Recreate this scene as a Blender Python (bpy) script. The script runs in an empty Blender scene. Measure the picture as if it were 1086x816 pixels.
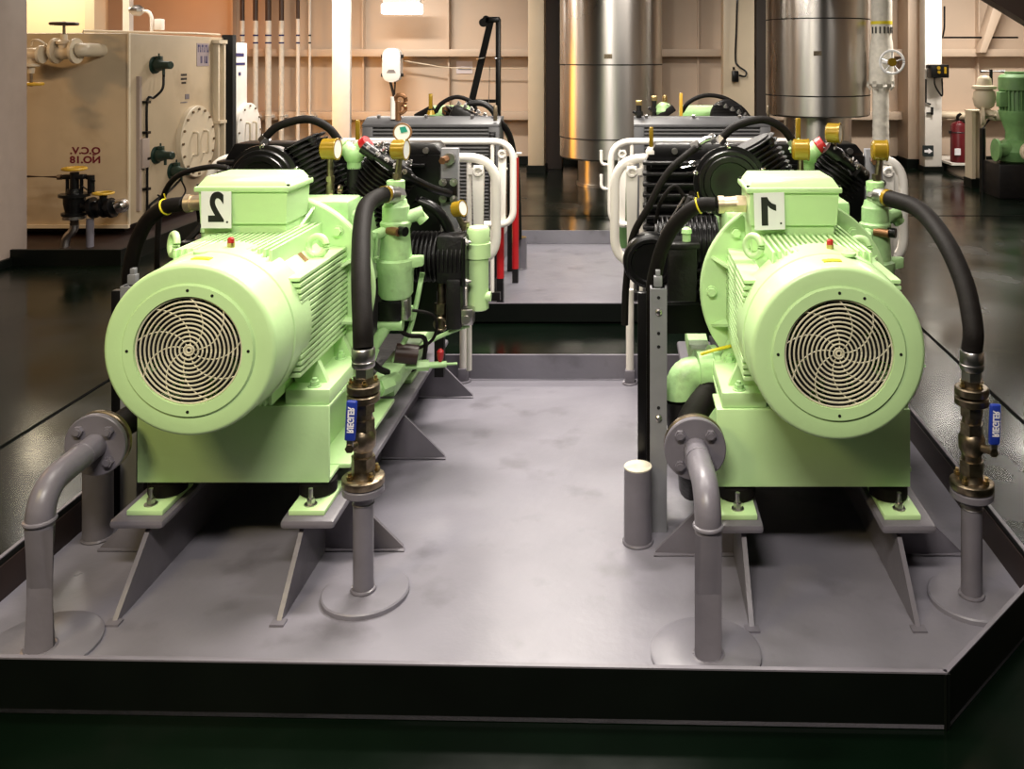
import bpy, bmesh, math, random
from mathutils import Vector, Matrix
random.seed(7)
SC = bpy.context.scene
COL = SC.collection
F = 950.0; CX = 665.0; HY = 60.0; CAMZ = 1.6      # focal length in pixels, vanishing point
def X(px, Y): return (px-CX)*Y/F
def Z(py, Y): return CAMZ-(py-HY)*Y/F
V = Vector

# ------------------------------------------------------------------ materials
MATS = {}
def mat(name, col, rough=0.5, metal=0.0, noise=0.0, nscale=8.0, bump=0.0, bscale=40.0, emit=None, estr=0.0, rvar=0.0, stretch=None, coat=0.0, dirt=None, dscale=3.0, damt=0.5, spec=None):
    m = bpy.data.materials.new(name); m.use_nodes = True
    nt = m.node_tree; N = nt.nodes; L = nt.links
    b = N['Principled BSDF']
    b.inputs['Base Color'].default_value = (*col, 1); b.inputs['Roughness'].default_value = rough
    b.inputs['Metallic'].default_value = metal
    if spec is not None: b.inputs['Specular IOR Level'].default_value = spec
    if coat: b.inputs['Coat Weight'].default_value = coat; b.inputs['Coat Roughness'].default_value = 0.12
    tc = N.new('ShaderNodeTexCoord'); mp = N.new('ShaderNodeMapping')
    L.new(tc.outputs['Object'], mp.inputs['Vector'])
    if stretch: mp.inputs['Scale'].default_value = stretch
    def nz(scale, detail=5):
        n = N.new('ShaderNodeTexNoise'); n.inputs['Scale'].default_value = scale; n.inputs['Detail'].default_value = detail
        L.new(mp.outputs['Vector'], n.inputs['Vector']); return n
    last = None
    if noise:
        n = nz(nscale); r = N.new('ShaderNodeValToRGB')
        r.color_ramp.elements[0].position = .3; r.color_ramp.elements[1].position = .7
        r.color_ramp.elements[0].color = (*[c*(1-noise) for c in col], 1)
        r.color_ramp.elements[1].color = (*[min(1, c*(1+noise)) for c in col], 1)
        L.new(n.outputs['Fac'], r.inputs['Fac']); last = r.outputs['Color']
    if dirt:
        n = nz(dscale, 9); r = N.new('ShaderNodeValToRGB')
        r.color_ramp.elements[0].position = .56; r.color_ramp.elements[1].position = .72
        r.color_ramp.elements[0].color = (0, 0, 0, 1); r.color_ramp.elements[1].color = (damt, damt, damt, 1)
        L.new(n.outputs['Fac'], r.inputs['Fac'])
        mx = N.new('ShaderNodeMix'); mx.data_type = 'RGBA'
        L.new(r.outputs['Color'], mx.inputs[0])
        if last: L.new(last, mx.inputs[6])
        else: mx.inputs[6].default_value = (*col, 1)
        mx.inputs[7].default_value = (*dirt, 1); last = mx.outputs[2]
    if last: L.new(last, b.inputs['Base Color'])
    if rvar:
        n = nz(nscale*.6); mr = N.new('ShaderNodeMapRange')
        mr.inputs[1].default_value = .3; mr.inputs[2].default_value = .7
        mr.inputs[3].default_value = max(.02, rough-rvar); mr.inputs[4].default_value = min(1, rough+rvar)
        L.new(n.outputs['Fac'], mr.inputs[0]); L.new(mr.outputs[0], b.inputs['Roughness'])
    if bump:
        n = nz(bscale); bp = N.new('ShaderNodeBump'); bp.inputs['Strength'].default_value = bump; bp.inputs['Distance'].default_value = .01
        L.new(n.outputs['Fac'], bp.inputs['Height']); L.new(bp.outputs['Normal'], b.inputs['Normal'])
    if emit:
        b.inputs['Emission Color'].default_value = (*emit, 1); b.inputs['Emission Strength'].default_value = estr
    MATS[name] = m; return m
mint = mat('mint_paint', (.53, .765, .37), .38, noise=.05, nscale=5, bump=.05, bscale=60, coat=.15)
mint2 = mat('mint_paint_rough', (.42, .66, .30), .42, noise=.10, nscale=14, bump=.25, bscale=45, dirt=(.05, .08, .03), dscale=9, damt=.5)
yellowed = mat('fan_wire', (.66, .62, .46), .4, metal=.0, noise=.1)
green_old = mat('pump_green', (.15, .30, .11), .45, noise=.15, nscale=10, bump=.1)
tray_grey = mat('tray_grey_paint', (.190, .180, .212), .36, noise=.10, nscale=3.0, bump=.12, bscale=25, rvar=.10, dirt=(.075, .068, .078), dscale=5, damt=.55)
grey = mat('grey_paint', (.155, .143, .168), .36, noise=.08, nscale=12, bump=.08, bscale=50)
grey2 = mat('grey_steel', (.22, .22, .235), .4, noise=.08, nscale=12)
dkgreen = mat('deck_kerb_paint', (.0018, .003, .002), .45, noise=.3, nscale=4, spec=.25)
floor_m = mat('deck_green_paint', (.001, .0036, .0016), .20, noise=.5, nscale=1.6, bump=.16, bscale=2.4, rvar=.13, spec=.22, dirt=(.005, .0045, .0042), dscale=1.6, damt=.7)
redlead_shade = mat('primer_red_and_shade', (.022, .010, .008), .5, noise=.4, nscale=5)  # dark red-brown; also colours the shadowed inner kerb sides
seam_m = mat('seam_black', (.002, .002, .002), .9, spec=.05)
wall_m = mat('bulkhead_cream', (.60, .47, .36), .5, noise=.05, nscale=1.2, bump=.03, bscale=20)
cream = mat('cream_paint', (.62, .52, .38), .42, noise=.06, nscale=1.5, bump=.03)
tank_m = mat('tank_beige', (.46, .36, .24), .45, noise=.08, nscale=2.5, dirt=(.22, .15, .08), dscale=2, damt=.4)
white = mat('white_paint', (.78, .74, .68), .35, noise=.05, nscale=6)
white2 = mat('white_plastic', (.85, .85, .85), .35)
offwhite = mat('lagging_white', (.70, .66, .58), .6, noise=.12, nscale=16, bump=.6, bscale=12)
stain = mat('stainless_sheet', (.56, .53, .50), .30, metal=1, noise=.08, nscale=1.2, bump=.30, bscale=2.6, stretch=(1, 1, .3), rvar=.08)
_n = stain.node_tree; _t = _n.nodes.new('ShaderNodeTangent'); _t.direction_type = 'RADIAL'; _t.axis = 'Z'
_p = _n.nodes['Principled BSDF']; _n.links.new(_t.outputs[0], _p.inputs['Tangent']); _p.inputs['Anisotropic'].default_value = .7; _p.inputs['Anisotropic Rotation'].default_value = .25
black = mat('black_paint', (.0045, .0042, .0045), .30, noise=.2, nscale=15, bump=.08, spec=.35)
black_m = mat('black_cast', (.007, .0062, .0065), .42, noise=.3, nscale=22, bump=.2, bscale=60, spec=.35)
rubber = mat('black_rubber', (.0075, .0058, .0052), .62, noise=.2, nscale=30, bump=.1, bscale=120, spec=.14)
dark = mat('dark_inside', (.004, .004, .004), .8)
chrome = mat('bright_steel', (.62, .60, .58), .22, metal=1)
zinc = mat('zinc_steel', (.45, .43, .42), .32, metal=1, noise=.1, nscale=30)
gland_m = mat('gland_brass', (.55, .43, .30), .38, metal=.8, noise=.2, nscale=30)
brass = mat('brass', (.55, .40, .18), .30, metal=1, noise=.2, nscale=30)
dbrass = mat('tarnished_brass', (.25, .20, .14), .36, metal=1, noise=.4, nscale=40, bump=.2)
copper = mat('bronze_brown', (.30, .15, .07), .4, metal=.7, noise=.2)
gold = mat('yellow_gauge', (.29, .18, .012), .26, noise=.1, metal=.2)
yel = mat('yellow_paint', (.75, .62, .03), .4)
orange = mat('orange_wheel', (.62, .36, .03), .4)
red = mat('red_paint', (.42, .012, .015), .35, noise=.1)
dred = mat('extinguisher_red', (.10, .005, .009), .35)
blue = mat('blue_grip', (.012, .035, .30), .4)
bluep = mat('blue_band', (.015, .015, .11), .5)
brown = mat('brown_pipe', (.05, .025, .015), .5)
dgreen = mat('dark_green_sensor', (.012, .03, .02), .4, noise=.2)
ink = mat('black_ink', (.006, .006, .006), .5)
maroon = mat('maroon_ink', (.12, .006, .02), .5)
face = mat('gauge_face', (.8, .8, .78), .3)
teal = mat('gauge_green', (.02, .28, .22), .4)
paper = mat('white_plate', (.82, .80, .83), .4)
rad = mat('radiator_grey', (.085, .085, .09), .42, noise=.1)
lampm = mat('lamp_diffuser', (1, 1, 1), .4, emit=(1, .96, .88), estr=5)
sodium = mat('sodium_lamp', (1, .5, .1), .4, emit=(1, .42, .05), estr=6.5)
ceil_m = mat('ceiling_cream', (.22, .19, .16), .6, noise=.05)

# ------------------------------------------------------------------ mesh builder
OFF = V((0, 0, 0))
def frame_of(d):
    d = V(d).normalized()
    up = V((0, 0, 1)) if abs(d.z) < .95 else V((0, 1, 0))
    u = d.cross(up).normalized(); v = u.cross(d).normalized()
    return u, v, d
def spline(pts, n=8):
    P = [V(p) for p in pts]
    if len(P) < 3: return P
    out = []
    for i in range(len(P)-1):
        p0 = P[i-1] if i else P[0]*2-P[1]
        p1, p2 = P[i], P[i+1]
        p3 = P[i+2] if i+2 < len(P) else P[-1]*2-P[-2]
        for k in range(n):
            t = k/n
            out.append(.5*((2*p1)+(p2-p0)*t+(2*p0-5*p1+4*p2-p3)*t*t+(3*p1-p0-3*p2+p3)*t**3))
    out.append(P[-1]); return out
def fillet(pts, r, n=6, closed=False):
    P = [V(p) for p in pts]; out = []; m = len(P)
    for i in range(m):
        if not closed and i in (0, m-1): out.append(P[i]); continue
        a, b, c = P[i-1], P[i], P[(i+1) % m]
        d1 = (a-b); d2 = (c-b); rr = min(r, d1.length*.49, d2.length*.49)
        s = b+d1.normalized()*rr; e = b+d2.normalized()*rr
        for k in range(n+1):
            t = k/n; out.append((1-t)**2*s+2*t*(1-t)*b+t*t*e)
    return out
class B:
    def __init__(s): s.bm = bmesh.new()
    def box(s, x0, x1, y0, y1, z0, z1, bev=0, seg=2, M=None):
        vs = [s.bm.verts.new((x, y, z)) for x in (x0, x1) for y in (y0, y1) for z in (z0, z1)]
        fs = [s.bm.faces.new([vs[i] for i in f]) for f in ((0, 1, 3, 2), (4, 6, 7, 5), (0, 4, 5, 1), (2, 3, 7, 6), (0, 2, 6, 4), (1, 5, 7, 3))]
        if M is not None:
            for v in vs: v.co = M @ v.co
        if bev:
            es = list({e for f in fs for e in f.edges})
            bmesh.ops.bevel(s.bm, geom=es, offset=bev, segments=seg, affect='EDGES', profile=.5)
        return s
    def rings(s, R, closed=False, caps=True):
        n = len(R[0])
        for i in range(len(R)-(0 if closed else 1)):
            a, b = R[i], R[(i+1) % len(R)]
            for k in range(n):
                s.bm.faces.new((a[k], a[(k+1) % n], b[(k+1) % n], b[k]))
        if caps and not closed:
            for r in (R[0], R[-1]):
                try: s.bm.faces.new(r)
                except Exception: pass
        return s
    def lathe(s, prof, o, d, n=40, caps=True, loop=False):
        """prof: (distance along d, radius)"""
        u, v, w = frame_of(d); o = V(o); R = []
        for a, r in prof:
            r = max(r, 1e-4)
            R.append([s.bm.verts.new(o+w*a+u*(r*math.cos(2*math.pi*k/n))+v*(r*math.sin(2*math.pi*k/n))) for k in range(n)])
        return s.rings(R, closed=loop, caps=caps)
    def cyl(s, p0, p1, r, r2=None, n=20, bev=0):
        p0 = V(p0); p1 = V(p1); Ln = (p1-p0).length; r2 = r if r2 is None else r2
        if bev: pr = [(0, r-bev), (bev, r), (Ln-bev, r2), (Ln, r2-bev)]
        else: pr = [(0, r), (Ln, r2)]
        return s.lathe(pr, p0, p1-p0, n)
    def hexa(s, p0, p1, r): return s.cyl(p0, p1, r, n=6)
    def tube(s, pts, r, n=10, closed=False, sm=0, fil=0):
        if sm: pts = spline(pts, sm)
        if fil: pts = fillet(pts, fil, closed=closed)
        P = [V(p) for p in pts]; m = len(P); R = []; pu = None
        for i in range(m):
            if closed: t = (P[(i+1) % m]-P[i-1])
            else: t = P[min(i+1, m-1)]-P[max(i-1, 0)]
            if t.length < 1e-9: t = V((0, 0, 1))
            t.normalize()
            if pu is None: u, v, _ = frame_of(t)
            else:
                u = pu-t*pu.dot(t)
                if u.length < 1e-6: u, v, _ = frame_of(t)
                u.normalize(); v = t.cross(u)
            pu = u
            R.append([s.bm.verts.new(P[i]+u*(r*math.cos(2*math.pi*k/n))+v*(r*math.sin(2*math.pi*k/n))) for k in range(n)])
        return s.rings(R, closed=closed)
    def torus(s, o, d, R, r, n=40, k=8):
        u, v, w = frame_of(d); o = V(o)
        return s.tube([o+u*(R*math.cos(2*math.pi*i/n))+v*(R*math.sin(2*math.pi*i/n)) for i in range(n)], r, k, closed=True)
    def prism(s, poly, o, U, W, T, th, bev=0):
        """polygon (u, w) in plane U, W extruded along T by th"""
        o = V(o); U = V(U); W = V(W); T = V(T).normalized()*th
        a = [s.bm.verts.new(o+U*p[0]+W*p[1]) for p in poly]; b = [s.bm.verts.new(q.co+T) for q in a]
        fs = [s.bm.faces.new(a), s.bm.faces.new(b[::-1])]
        for i in range(len(a)):
            j = (i+1) % len(a); fs.append(s.bm.faces.new((a[j], a[i], b[i], b[j])))
        if bev:
            es = list({e for f in fs for e in f.edges})
            bmesh.ops.bevel(s.bm, geom=es, offset=bev, segments=2, affect='EDGES', profile=.5)
        return s
    def text(s, txt, size, M, depth=.0006, mirror=True, bold=.0, spacing=1.0, sx=1.0):
        c = bpy.data.curves.new('t', 'FONT'); c.body = txt; c.size = size; c.extrude = depth; c.align_x = 'CENTER'; c.align_y = 'CENTER'
        c.offset = bold; c.space_line = spacing; c.resolution_u = 4
        o = bpy.data.objects.new('t', c); COL.objects.link(o)
        dg = bpy.context.evaluated_depsgraph_get(); me = bpy.data.meshes.new_from_object(o.evaluated_get(dg))
        MM = M @ Matrix.Diagonal((-sx if mirror else sx, 1, 1, 1))
        me.transform(MM); s.bm.from_mesh(me)
        bpy.data.objects.remove(o); bpy.data.curves.remove(c); bpy.data.meshes.remove(me)
        return s
    def build(s, name, m, parent=None, base=None, label=None):
        bm = s.bm
        pl = V(parent['_w']) if parent is not None else (V(base)+OFF if base is not None else V((0, 0, 0)))
        d = OFF-pl
        for v in bm.verts: v.co += d
        bmesh.ops.recalc_face_normals(bm, faces=bm.faces)
        for f in bm.faces: f.smooth = True
        for e in bm.edges:
            if len(e.link_faces) == 2 and e.calc_face_angle(0) > math.radians(38): e.smooth = False
        me = bpy.data.meshes.new(name); bm.to_mesh(me); bm.free()
        me.materials.append(m)
        o = bpy.data.objects.new(name, me); COL.objects.link(o)
        if parent is not None: o.parent = parent; o['_w'] = parent['_w']
        else: o.location = pl; o['_w'] = list(pl)
        if label: o['label'] = label
        return o
def thing(name, label, cat, base=(0, 0, 0), group=None):
    o = bpy.data.objects.new(name, None); COL.objects.link(o); p = V(base)+OFF
    o.location = p; o['_w'] = list(p); o.empty_display_size = .1
    o['label'] = label; o['category'] = cat
    if group: o['group'] = group
    return o
def tag(o, label, cat, group=None):
    o['label'] = label; o['category'] = cat
    if group: o['group'] = group
    return o
def struct(name, b, m, base=None):
    o = b.build(name, m, None, base); o['kind'] = 'structure'; return o
RX = Matrix.Rotation(math.pi/2, 4, 'X')     # text plane faces -Y

# ------------------------------------------------------------------ the room
WY = 13.5
struct('floor', B().box(-11, 9, -3, WY+.3, -.2, -.012), floor_m)
b = B()
for xs in (-2.58, 1.745, -5.2, 4.4): b.box(xs-.008, xs+.008, -2.9, 13.3, -.014, -.009)
b.box(-10.9, 8.9, 9.05, 9.066, -.014, -.009)
struct('trim_1', b, seam_m)
struct('wall_back', B().box(-11, 9, WY, WY+.2, -.2, 3.4), wall_m)
struct('wall_left', B().box(-9.2, -9.0, -3, WY, -.2, 3.4), wall_m)
struct('wall_right', B().box(7.0, 7.2, -3, WY, -.2, 3.4), wall_m)
struct('ceiling', B().box(-11, 9, -3, WY+.3, 3.3, 3.4), ceil_m)
struct('baseboard_back', B().box(-8.9, 6.9, WY-.06, WY, -.012, .10), dkgreen)
# horizontal stringers and vertical stiffeners on the back bulkhead
b = B()
for z0, z1 in ((1.60, 1.71), (.66, .78)):
    b.box(-8.9, 6.9, WY-.22, WY, z1-.02, z1, .004); b.box(-8.9, 6.9, WY-.23, WY-.21, z0, z1, .004)
struct('trim_2', b, wall_m)
b = B()
for px in (387, 477, 700, 740, 1035, 250):
    xx = X(px, WY); b.box(xx-.012, xx+.012, WY-.13, WY, 1.7, 3.3); b.box(xx-.012, xx+.012, WY-.10, WY, -.01, 1.6)
struct('trim_3', b, wall_m)
# pillars
def pillar(n, x0, x1, y0, y1, m, foot=.0, z0=-.012):
    b = B(); b.box(x0, x1, y0, y1, z0+foot, 3.3, .008)
    o = struct('trim_%d' % n, b, m)
    if foot: struct('trim_%d' % (n+20), B().box(x0-.02, x1+.02, y0-.02, y1+.02, z0, z0+foot), dkgreen)
    return o
pillar(4, -5.1, X(29, 7.1), 6.65, 7.1, mat('pillar_beige', (.33, .26, .22), .5, noise=.05), .06)
pillar(5, X(352, 12), X(371, 12), 12, 12.08, white, .12)
pillar(6, X(560, 12.4), X(577, 12.4), 12.4, 12.7, cream, .10)
pillar(7, X(767, 12.6), X(800, 12.6), 12.6, 12.9, cream, .10)
pillar(8, X(981, 12.6), X(999, 12.6), 12.6, 12.85, white, .06)
pillar(9, X(963, 13), X(983, 13), 13.0, 13.5, wall_m, .12)
struct('trim_10', B().box(X(577, 12.9), X(596, 12.9), 12.85, 13.1, -.01, 3.3), mat('recess_dark', (.03, .02, .018), .5))  # dark strip: the shadowed wall beside the pillar put into its colour
struct('trim_11', B().box(X(800, 12.9), X(814, 12.9), 12.7, 13.0, -.01, 3.3), mat('recess_shade_b', (.03, .022, .018), .5))  # dark strip: shade right of the pillar put into its colour
struct('trim_12', B().prism([(X(1036, 13.2), Z(56, 13.2)), (X(1043, 13.2), Z(56, 13.2)), (X(1064, 13.2), Z(4, 13.2)), (X(1052, 13.2), Z(4, 13.2))], (0, 13.1, 0), (1, 0, 0), (0, 0, 1), (0, 1, 0), .25, .01), wall_m)
struct('trim_13', B().prism([(X(855, 9), Z(-119, 9)), (X(1395, 9), Z(210, 9)), (X(1395, 9), Z(184, 9)), (X(898, 9), Z(-119, 9))], (0, 9, 0), (1, 0, 0), (0, 0, 1), (0, 1, 0), .2), mat('beam_brown', (.05, .028, .02), .5))
# left background: bright cream panel behind the storage tank
struct('trim_14', B().box(X(20, 11.5), X(90, 11.5), 11.5, 11.7, -.01, 3.3), mat('panel_cream', (.80, .64, .42), .5))
struct('trim_15', B().box(X(90, 11.4), X(100, 11.4), 11.4, 11.7, -.01, 3.3), cream)
struct('trim_16', B().box(X(130, 11.6), X(137, 11.6), 11.6, 11.7, -.01, 3.3), white)

# ------------------------------------------------------------------ drip trays
def tray(x0, x1, y0, y1, h, cham, far, lab):
    t = thing('drip_tray', lab, 'tray', ((x0+x1)/2, y0, -.012), 'grey drip trays with raised kerbs')
    P = [(x0, y1), (x0, y0+.045), (x1-cham, y0-.017), (x1, y0+cham-.017), (x1, y1)] if not far else [(x0, y0), (x1, y0), (x1, y1), (x0, y1)]
    B().prism(P, (0, 0, -.010), (1, 0, 0), (0, 1, 0), (0, 0, 1), .010).build('tray_floor', tray_grey, t)
    w = .012; n = len(P)
    for i in range(n):
        a, c = V((*P[i], 0)), V((*P[(i+1) % n], 0)); d = (c-a); Ln = d.length; d.normalize(); nn = V((-d.y, d.x, 0))
        ctr = V(((x0+x1)/2, (y0+y1)/2, 0))
        if (ctr-a).dot(nn) < 0: nn = -nn
        # outside skin is dark deck paint, inside skin tray grey (back run) or painted shadow-dark (sides)
        rear = abs(d.y) < .01 and (a.y+c.y)/2 > (y0+y1)/2
        k = B(); k.prism([(-.006, 0), (Ln+.006, 0), (Ln+.006, h), (-.006, h)], a+V((0, 0, -.011)), d, (0, 0, 1), nn, w)
        side = abs(d.x) < .01
        m_in = tray_grey if rear else dkgreen
        ko = k.build('kerb', m_in, t)
        if not rear:
            tg = B(); tg.prism([(0, 0), (Ln, 0), (Ln, .004), (0, .004)], a+V((0, 0, h-.011)), d, (0, 0, 1), nn, w)
            tg.build('kerb_lip', grey, ko)
        if side:
            tg = B(); tg.prism([(0, 0), (Ln, 0), (Ln, h-.03), (0, h-.03)], a+nn*w, d, (0, 0, 1), nn, .004)
            tg.build('kerb_lining_shade', redlead_shade, ko)  # red-brown inner face, with the shadow inside the kerb in its colour
    b = B(); pts = [V((*p, .002)) for p in P]
    b.tube([V((x0+.02, y1-.018, .002)), V((x1-.02, y1-.018, .002))], .006, 6)
    b.build('weld_bead', tray_grey, t)
    return t
tray(-1.853, 1.197, 2.16, 4.45, .132, .43, False, 'grey steel drip tray under the two front compressors')
tray(-1.80, 1.25, 5.40, 7.68, .12, 0, True, 'grey steel drip tray under the two rear compressors')

# ------------------------------------------------------------------ front compressor sets
def bolt(b, p, d, r=.011, h=.012, washer=True):
    p = V(p); d = V(d).normalized()
    if washer: b.cyl(p, p+d*.003, r*1.5, n=16)
    b.hexa(p+d*.003, p+d*(h+.003), r)
    b.cyl(p+d*(h+.003), p+d*(h+.012), r*.55, n=10)
def gauge(parent, c, d, r=.036, dep=.05, body=gold, name='pressure_gauge', stem=None, label=None):
    c = V(c); d = V(d).normalized()
    g = B(); g.lathe([(0, r*.8), (.006, r), (dep-.006, r), (dep-.004, r*1.08), (dep, r*1.06), (dep, r*.9), (dep-.003, r*.9)], c-d*dep/2, d, 28)
    go = g.build(name, body, parent, label=label)
    if stem:
        g = B(); g.cyl(c+V((0, 0, -r*.9)), stem, .011, .014, 12); g.hexa(V(stem)+V((0, 0, .012)), V(stem)+V((0, 0, .032)), .018); g.build('gauge_stem', dbrass, go)
    f = B(); f.cyl(c+d*(dep/2-.004), c+d*(dep/2-.001), r*.9, n=28); f.build('dial', face, go)
    return go
def finned(b, p0, p1, rc, rf, nf, th=.007, sq=False):
    p0 = V(p0); p1 = V(p1); d = (p1-p0); Ln = d.length; d.normalize()
    b.cyl(p0, p1, rc, n=24)
    for i in range(nf):
        q = p0+d*(Ln*(i+.5)/nf)
        b.lathe([(-th/2, rf-.003), (-th/4, rf), (th/4, rf), (th/2, rf-.003)], q, d, 28)

def machine(side):
    global OFF
    OFF = V((-1.215, 2.48, 0)) if side == 'L' else V((.581, 2.453, 0))
    n = '2' if side == 'L' else '1'
    W = 'left' if side == 'L' else 'right'
    ON = f'of the {W} compressor set numbered {n}'
    AZ = .785
    # ---------------- electric motor
    mo = thing('electric_motor', f'mint green electric motor with round fan grille and number plate {n}', 'motor', (0, .45, .515), 'electric motors')
    cw = B().lathe([(0, .150), (-.004, .151), (-.004, .181), (0, .184), (.003, .186), (.003, .227), (.005, .233), (.010, .238), (.018, .2405), (.135, .243), (.139, .247), (.27, .248), (.27, .240), (.03, .234), (.014, .215), (.012, .150)], (0, 0, AZ), (0, 1, 0), 72, caps=False, loop=True).build('fan_cowl', mint, mo)
    b = B().cyl((-.03 if side == 'L' else .06, .14, AZ+.239), (-.03 if side == 'L' else .06, .14, AZ+.247), .022, n=20)
    b.build('lamp_seat', mint, cw)
    lx = .03 if side == 'L' else .02
    rl = B(); rl.cyl((lx, .20, AZ+.243), (lx, .20, AZ+.258), .011, n=16)
    rl.build('indicator_stem', brass, cw)
    B().lathe([(0, .010), (.012, .010), (.016, .006)], (lx, .20, AZ+.258), (0, 0, 1), 16).build('indicator_cap', red, cw)
    # yellow sticker wrapped on the top of the cowl
    st = B(); N = 8; rr = .2445
    a0 = math.atan2(-.035 if side == 'L' else -.03, .24)
    R0 = []
    for i in range(N+1):
        a = a0-.105+.21*i/N+(.18 if side == 'L' else .10)
        R0.append([st.bm.verts.new((q*math.sin(a), y, AZ+q*math.cos(a))) for q, y in ((rr, .05), (rr, .075), (rr-.003, .075), (rr-.003, .05))])
    st.rings(R0); st.build('warning_sticker', yel, cw, label='small yellow sticker')
    for k, (ang, r) in enumerate(((90, .168), (0, .168), (180, .168), (270, .168), (66, .168))):
        a = math.radians(ang)
        B().cyl((r*math.cos(a), -.0055, AZ+r*math.sin(a)), (r*math.cos(a), -.0035, AZ+r*math.sin(a)), .0042, n=12).build('cowl_screw', ink, cw)
    # grille: concentric rings on curved spokes
    g = B(); c = V((0, .004, AZ))
    for i in range(12):
        g.torus(c, (0, 1, 0), .014+.0121*i, .0027, 64, 6)
    for k in range(9):
        pts = []
        for j in range(13):
            r = .012+.138*j/12; a = 2*math.pi*k/9+.9*(j/12)**1.2
            pts.append(c+V((r*math.cos(a), .003, r*math.sin(a))))
        g.tube(pts, .0018, 6)
    g.torus(c, (0, 1, 0), .0075, .003, 20, 6)
    g.build('fan_grille', yellowed, mo)
    fn = B(); fn.lathe([(0, .03), (.01, .045), (.08, .05)], (0, .06, AZ), (0, 1, 0), 28)
    for k in range(8):
        a = 2*math.pi*k/8
        M = Matrix.Translation((0, .10, AZ)) @ Matrix.Rotation(a, 4, 'Y') @ Matrix.Rotation(.5, 4, 'X')
        fn.box(-.030, .030, -.003, .003, .04, .185, M=M)
    fn.build('cooling_fan', dark, mo)
    # finned body
    bd = B(); bd.lathe([(0, .1), (.01, .155), (.475, .155), (.475, .1)], (0, .19, AZ), (0, 1, 0), 48)
    for k in range(-8, 9):
        dz = .018*k
        if abs(dz) > .15: continue
        xi = math.sqrt(max(.155**2-dz**2, .03**2))-.02; xo = .238-.10*max(0, abs(dz)-.10)
        for sx in (-1, 1):
            bd.box(min(sx*xi, sx*xo), max(sx*xi, sx*xo), .21, .655, AZ+dz-.006, AZ+dz+.006, .0015, 1)
        bd.box(dz-.0045, dz+.0045, .21, .655, AZ+xi, AZ+xo, .0015, 1)
        bd.box(dz-.0045, dz+.0045, .21, .655, AZ-xo, AZ-xi, .0015, 1)
    bd.build('motor_body', mint, mo)
    for sx in (-1, 1):
        M = Matrix.Translation((0, 0, AZ)) @ Matrix.Rotation(sx*math.pi/4, 4, 'Y')
        pd = B(); pd.box(-.052, .052, .22, .60, .17, .228, .006, M=M)
        po = pd.build('lifting_pad', mint, mo)
        if sx == 1:
            B().box(-.036, .036, .30, .40, .228, .2295, M=M).build('rating_plate', paper, po)
            B().box(-.02, .02, .42, .45, .228, .2295, M=M).build('info_plate', copper, po)
        ey = .50 if sx == 1 else .36
        cc = M @ V((0, ey, .262)); e = B()
        e.torus(cc, M.to_3x3() @ V((.25, 1, 0)) if sx == 1 else M.to_3x3() @ V((1, .6, 0)), .031, .011, 28, 10); e.cyl(M @ V((0, ey, .222)), M @ V((0, ey, .236)), .026, n=18)
        if sx == -1:
            e.bm.free(); e = B(); cc = V((-.192, .30, AZ+.232)); e.torus(cc, (.75, .66, -.1), .031, .011, 28, 10); e.cyl((-.150, .30, AZ+.160), (-.175, .30, AZ+.205), .020, n=16)
        e.build('lifting_eye', mint, mo)
    # end flange with ribs and bolts
    fl = B(); fl.lathe([(0, .20), (0, .321), (.004, .326), (.036, .326), (.04, .321), (.04, .2)], (0, .655, AZ), (0, 1, 0), 72)
    for k in range(8):
        a = math.pi/8+2*math.pi*k/8
        M = Matrix.Translation((0, 0, AZ)) @ Matrix.Rotation(a, 4, 'Y')
        fl.prism([(.19, .555), (.23, .555), (.312, .655), (.19, .655)], M @ V((-.005, 0, 0)), M.to_3x3() @ V((0, 0, 1)), M.to_3x3() @ V((0, 1, 0)), M.to_3x3() @ V((1, 0, 0)), .010)
    flo = fl.build('end_flange', mint, mo)
    for k in range(8):
        a = 2*math.pi*k/8
        p = V((.288*math.sin(a), .655, AZ+.288*math.cos(a)))
        bb = B(); bb.cyl(p, p+V((0, -.005, 0)), .019, n=18); bb.hexa(p+V((0, -.005, 0)), p+V((0, -.020, 0)), .015); bb.build('flange_bolt', mint, flo)
    # feet
    for sx in (-1, 1):
        f = B(); x0, x1 = sx*.15, sx*.288
        f.box(min(x0, x1), max(x0, x1), .31, .66, .515, .562, .004)
        f.prism([(sx*.16, .562), (sx*.262, .562), (sx*.215, .665), (sx*.13, .665)], (0, .37, 0), (1, 0, 0), (0, 0, 1), (0, 1, 0), .022)
        f.prism([(sx*.16, .562), (sx*.262, .562), (sx*.215, .665), (sx*.13, .665)], (0, .62, 0), (1, 0, 0), (0, 0, 1), (0, 1, 0), .022)
        f.prism([(.37, .562), (.64, .562), (.64, .69), (.40, .66)], (sx*.20, 0, 0), (0, 1, 0), (0, 0, 1), (-sx, 0, 0), .02)
        fo = f.build('foot', mint, mo)
        for yy in (.34, .60):
            bb = B(); bolt(bb, (sx*.232, yy, .562), (0, 0, 1), .014, .014); bb.build('foot_bolt', mint2, fo)
    # terminal box
    tb = B(); cxb = -.041
    def loopz(x0, x1, y0, y1, z): return [(x0, y0, z), (x1, y0, z), (x1, y1, z), (x0, y1, z)]
    def loft(b, loops, bev=.004):
        R = [[b.bm.verts.new(p) for p in l] for l in loops]; nb = len(b.bm.faces); b.rings(R)
    loft(tb, [loopz(cxb-.13, cxb+.13, .47, .63, AZ+.18), loopz(cxb-.135, cxb+.135, .462, .640, 1.05), loopz(cxb-.14, cxb+.14, .452, .648, 1.052), loopz(cxb-.143, cxb+.146, .445, .655, 1.16)])
    tbo = tb.build('terminal_box', mint, mo)
    ld = B(); ld.box(cxb-.155, cxb+.155, .435, .668, 1.158, 1.176, .004)
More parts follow.
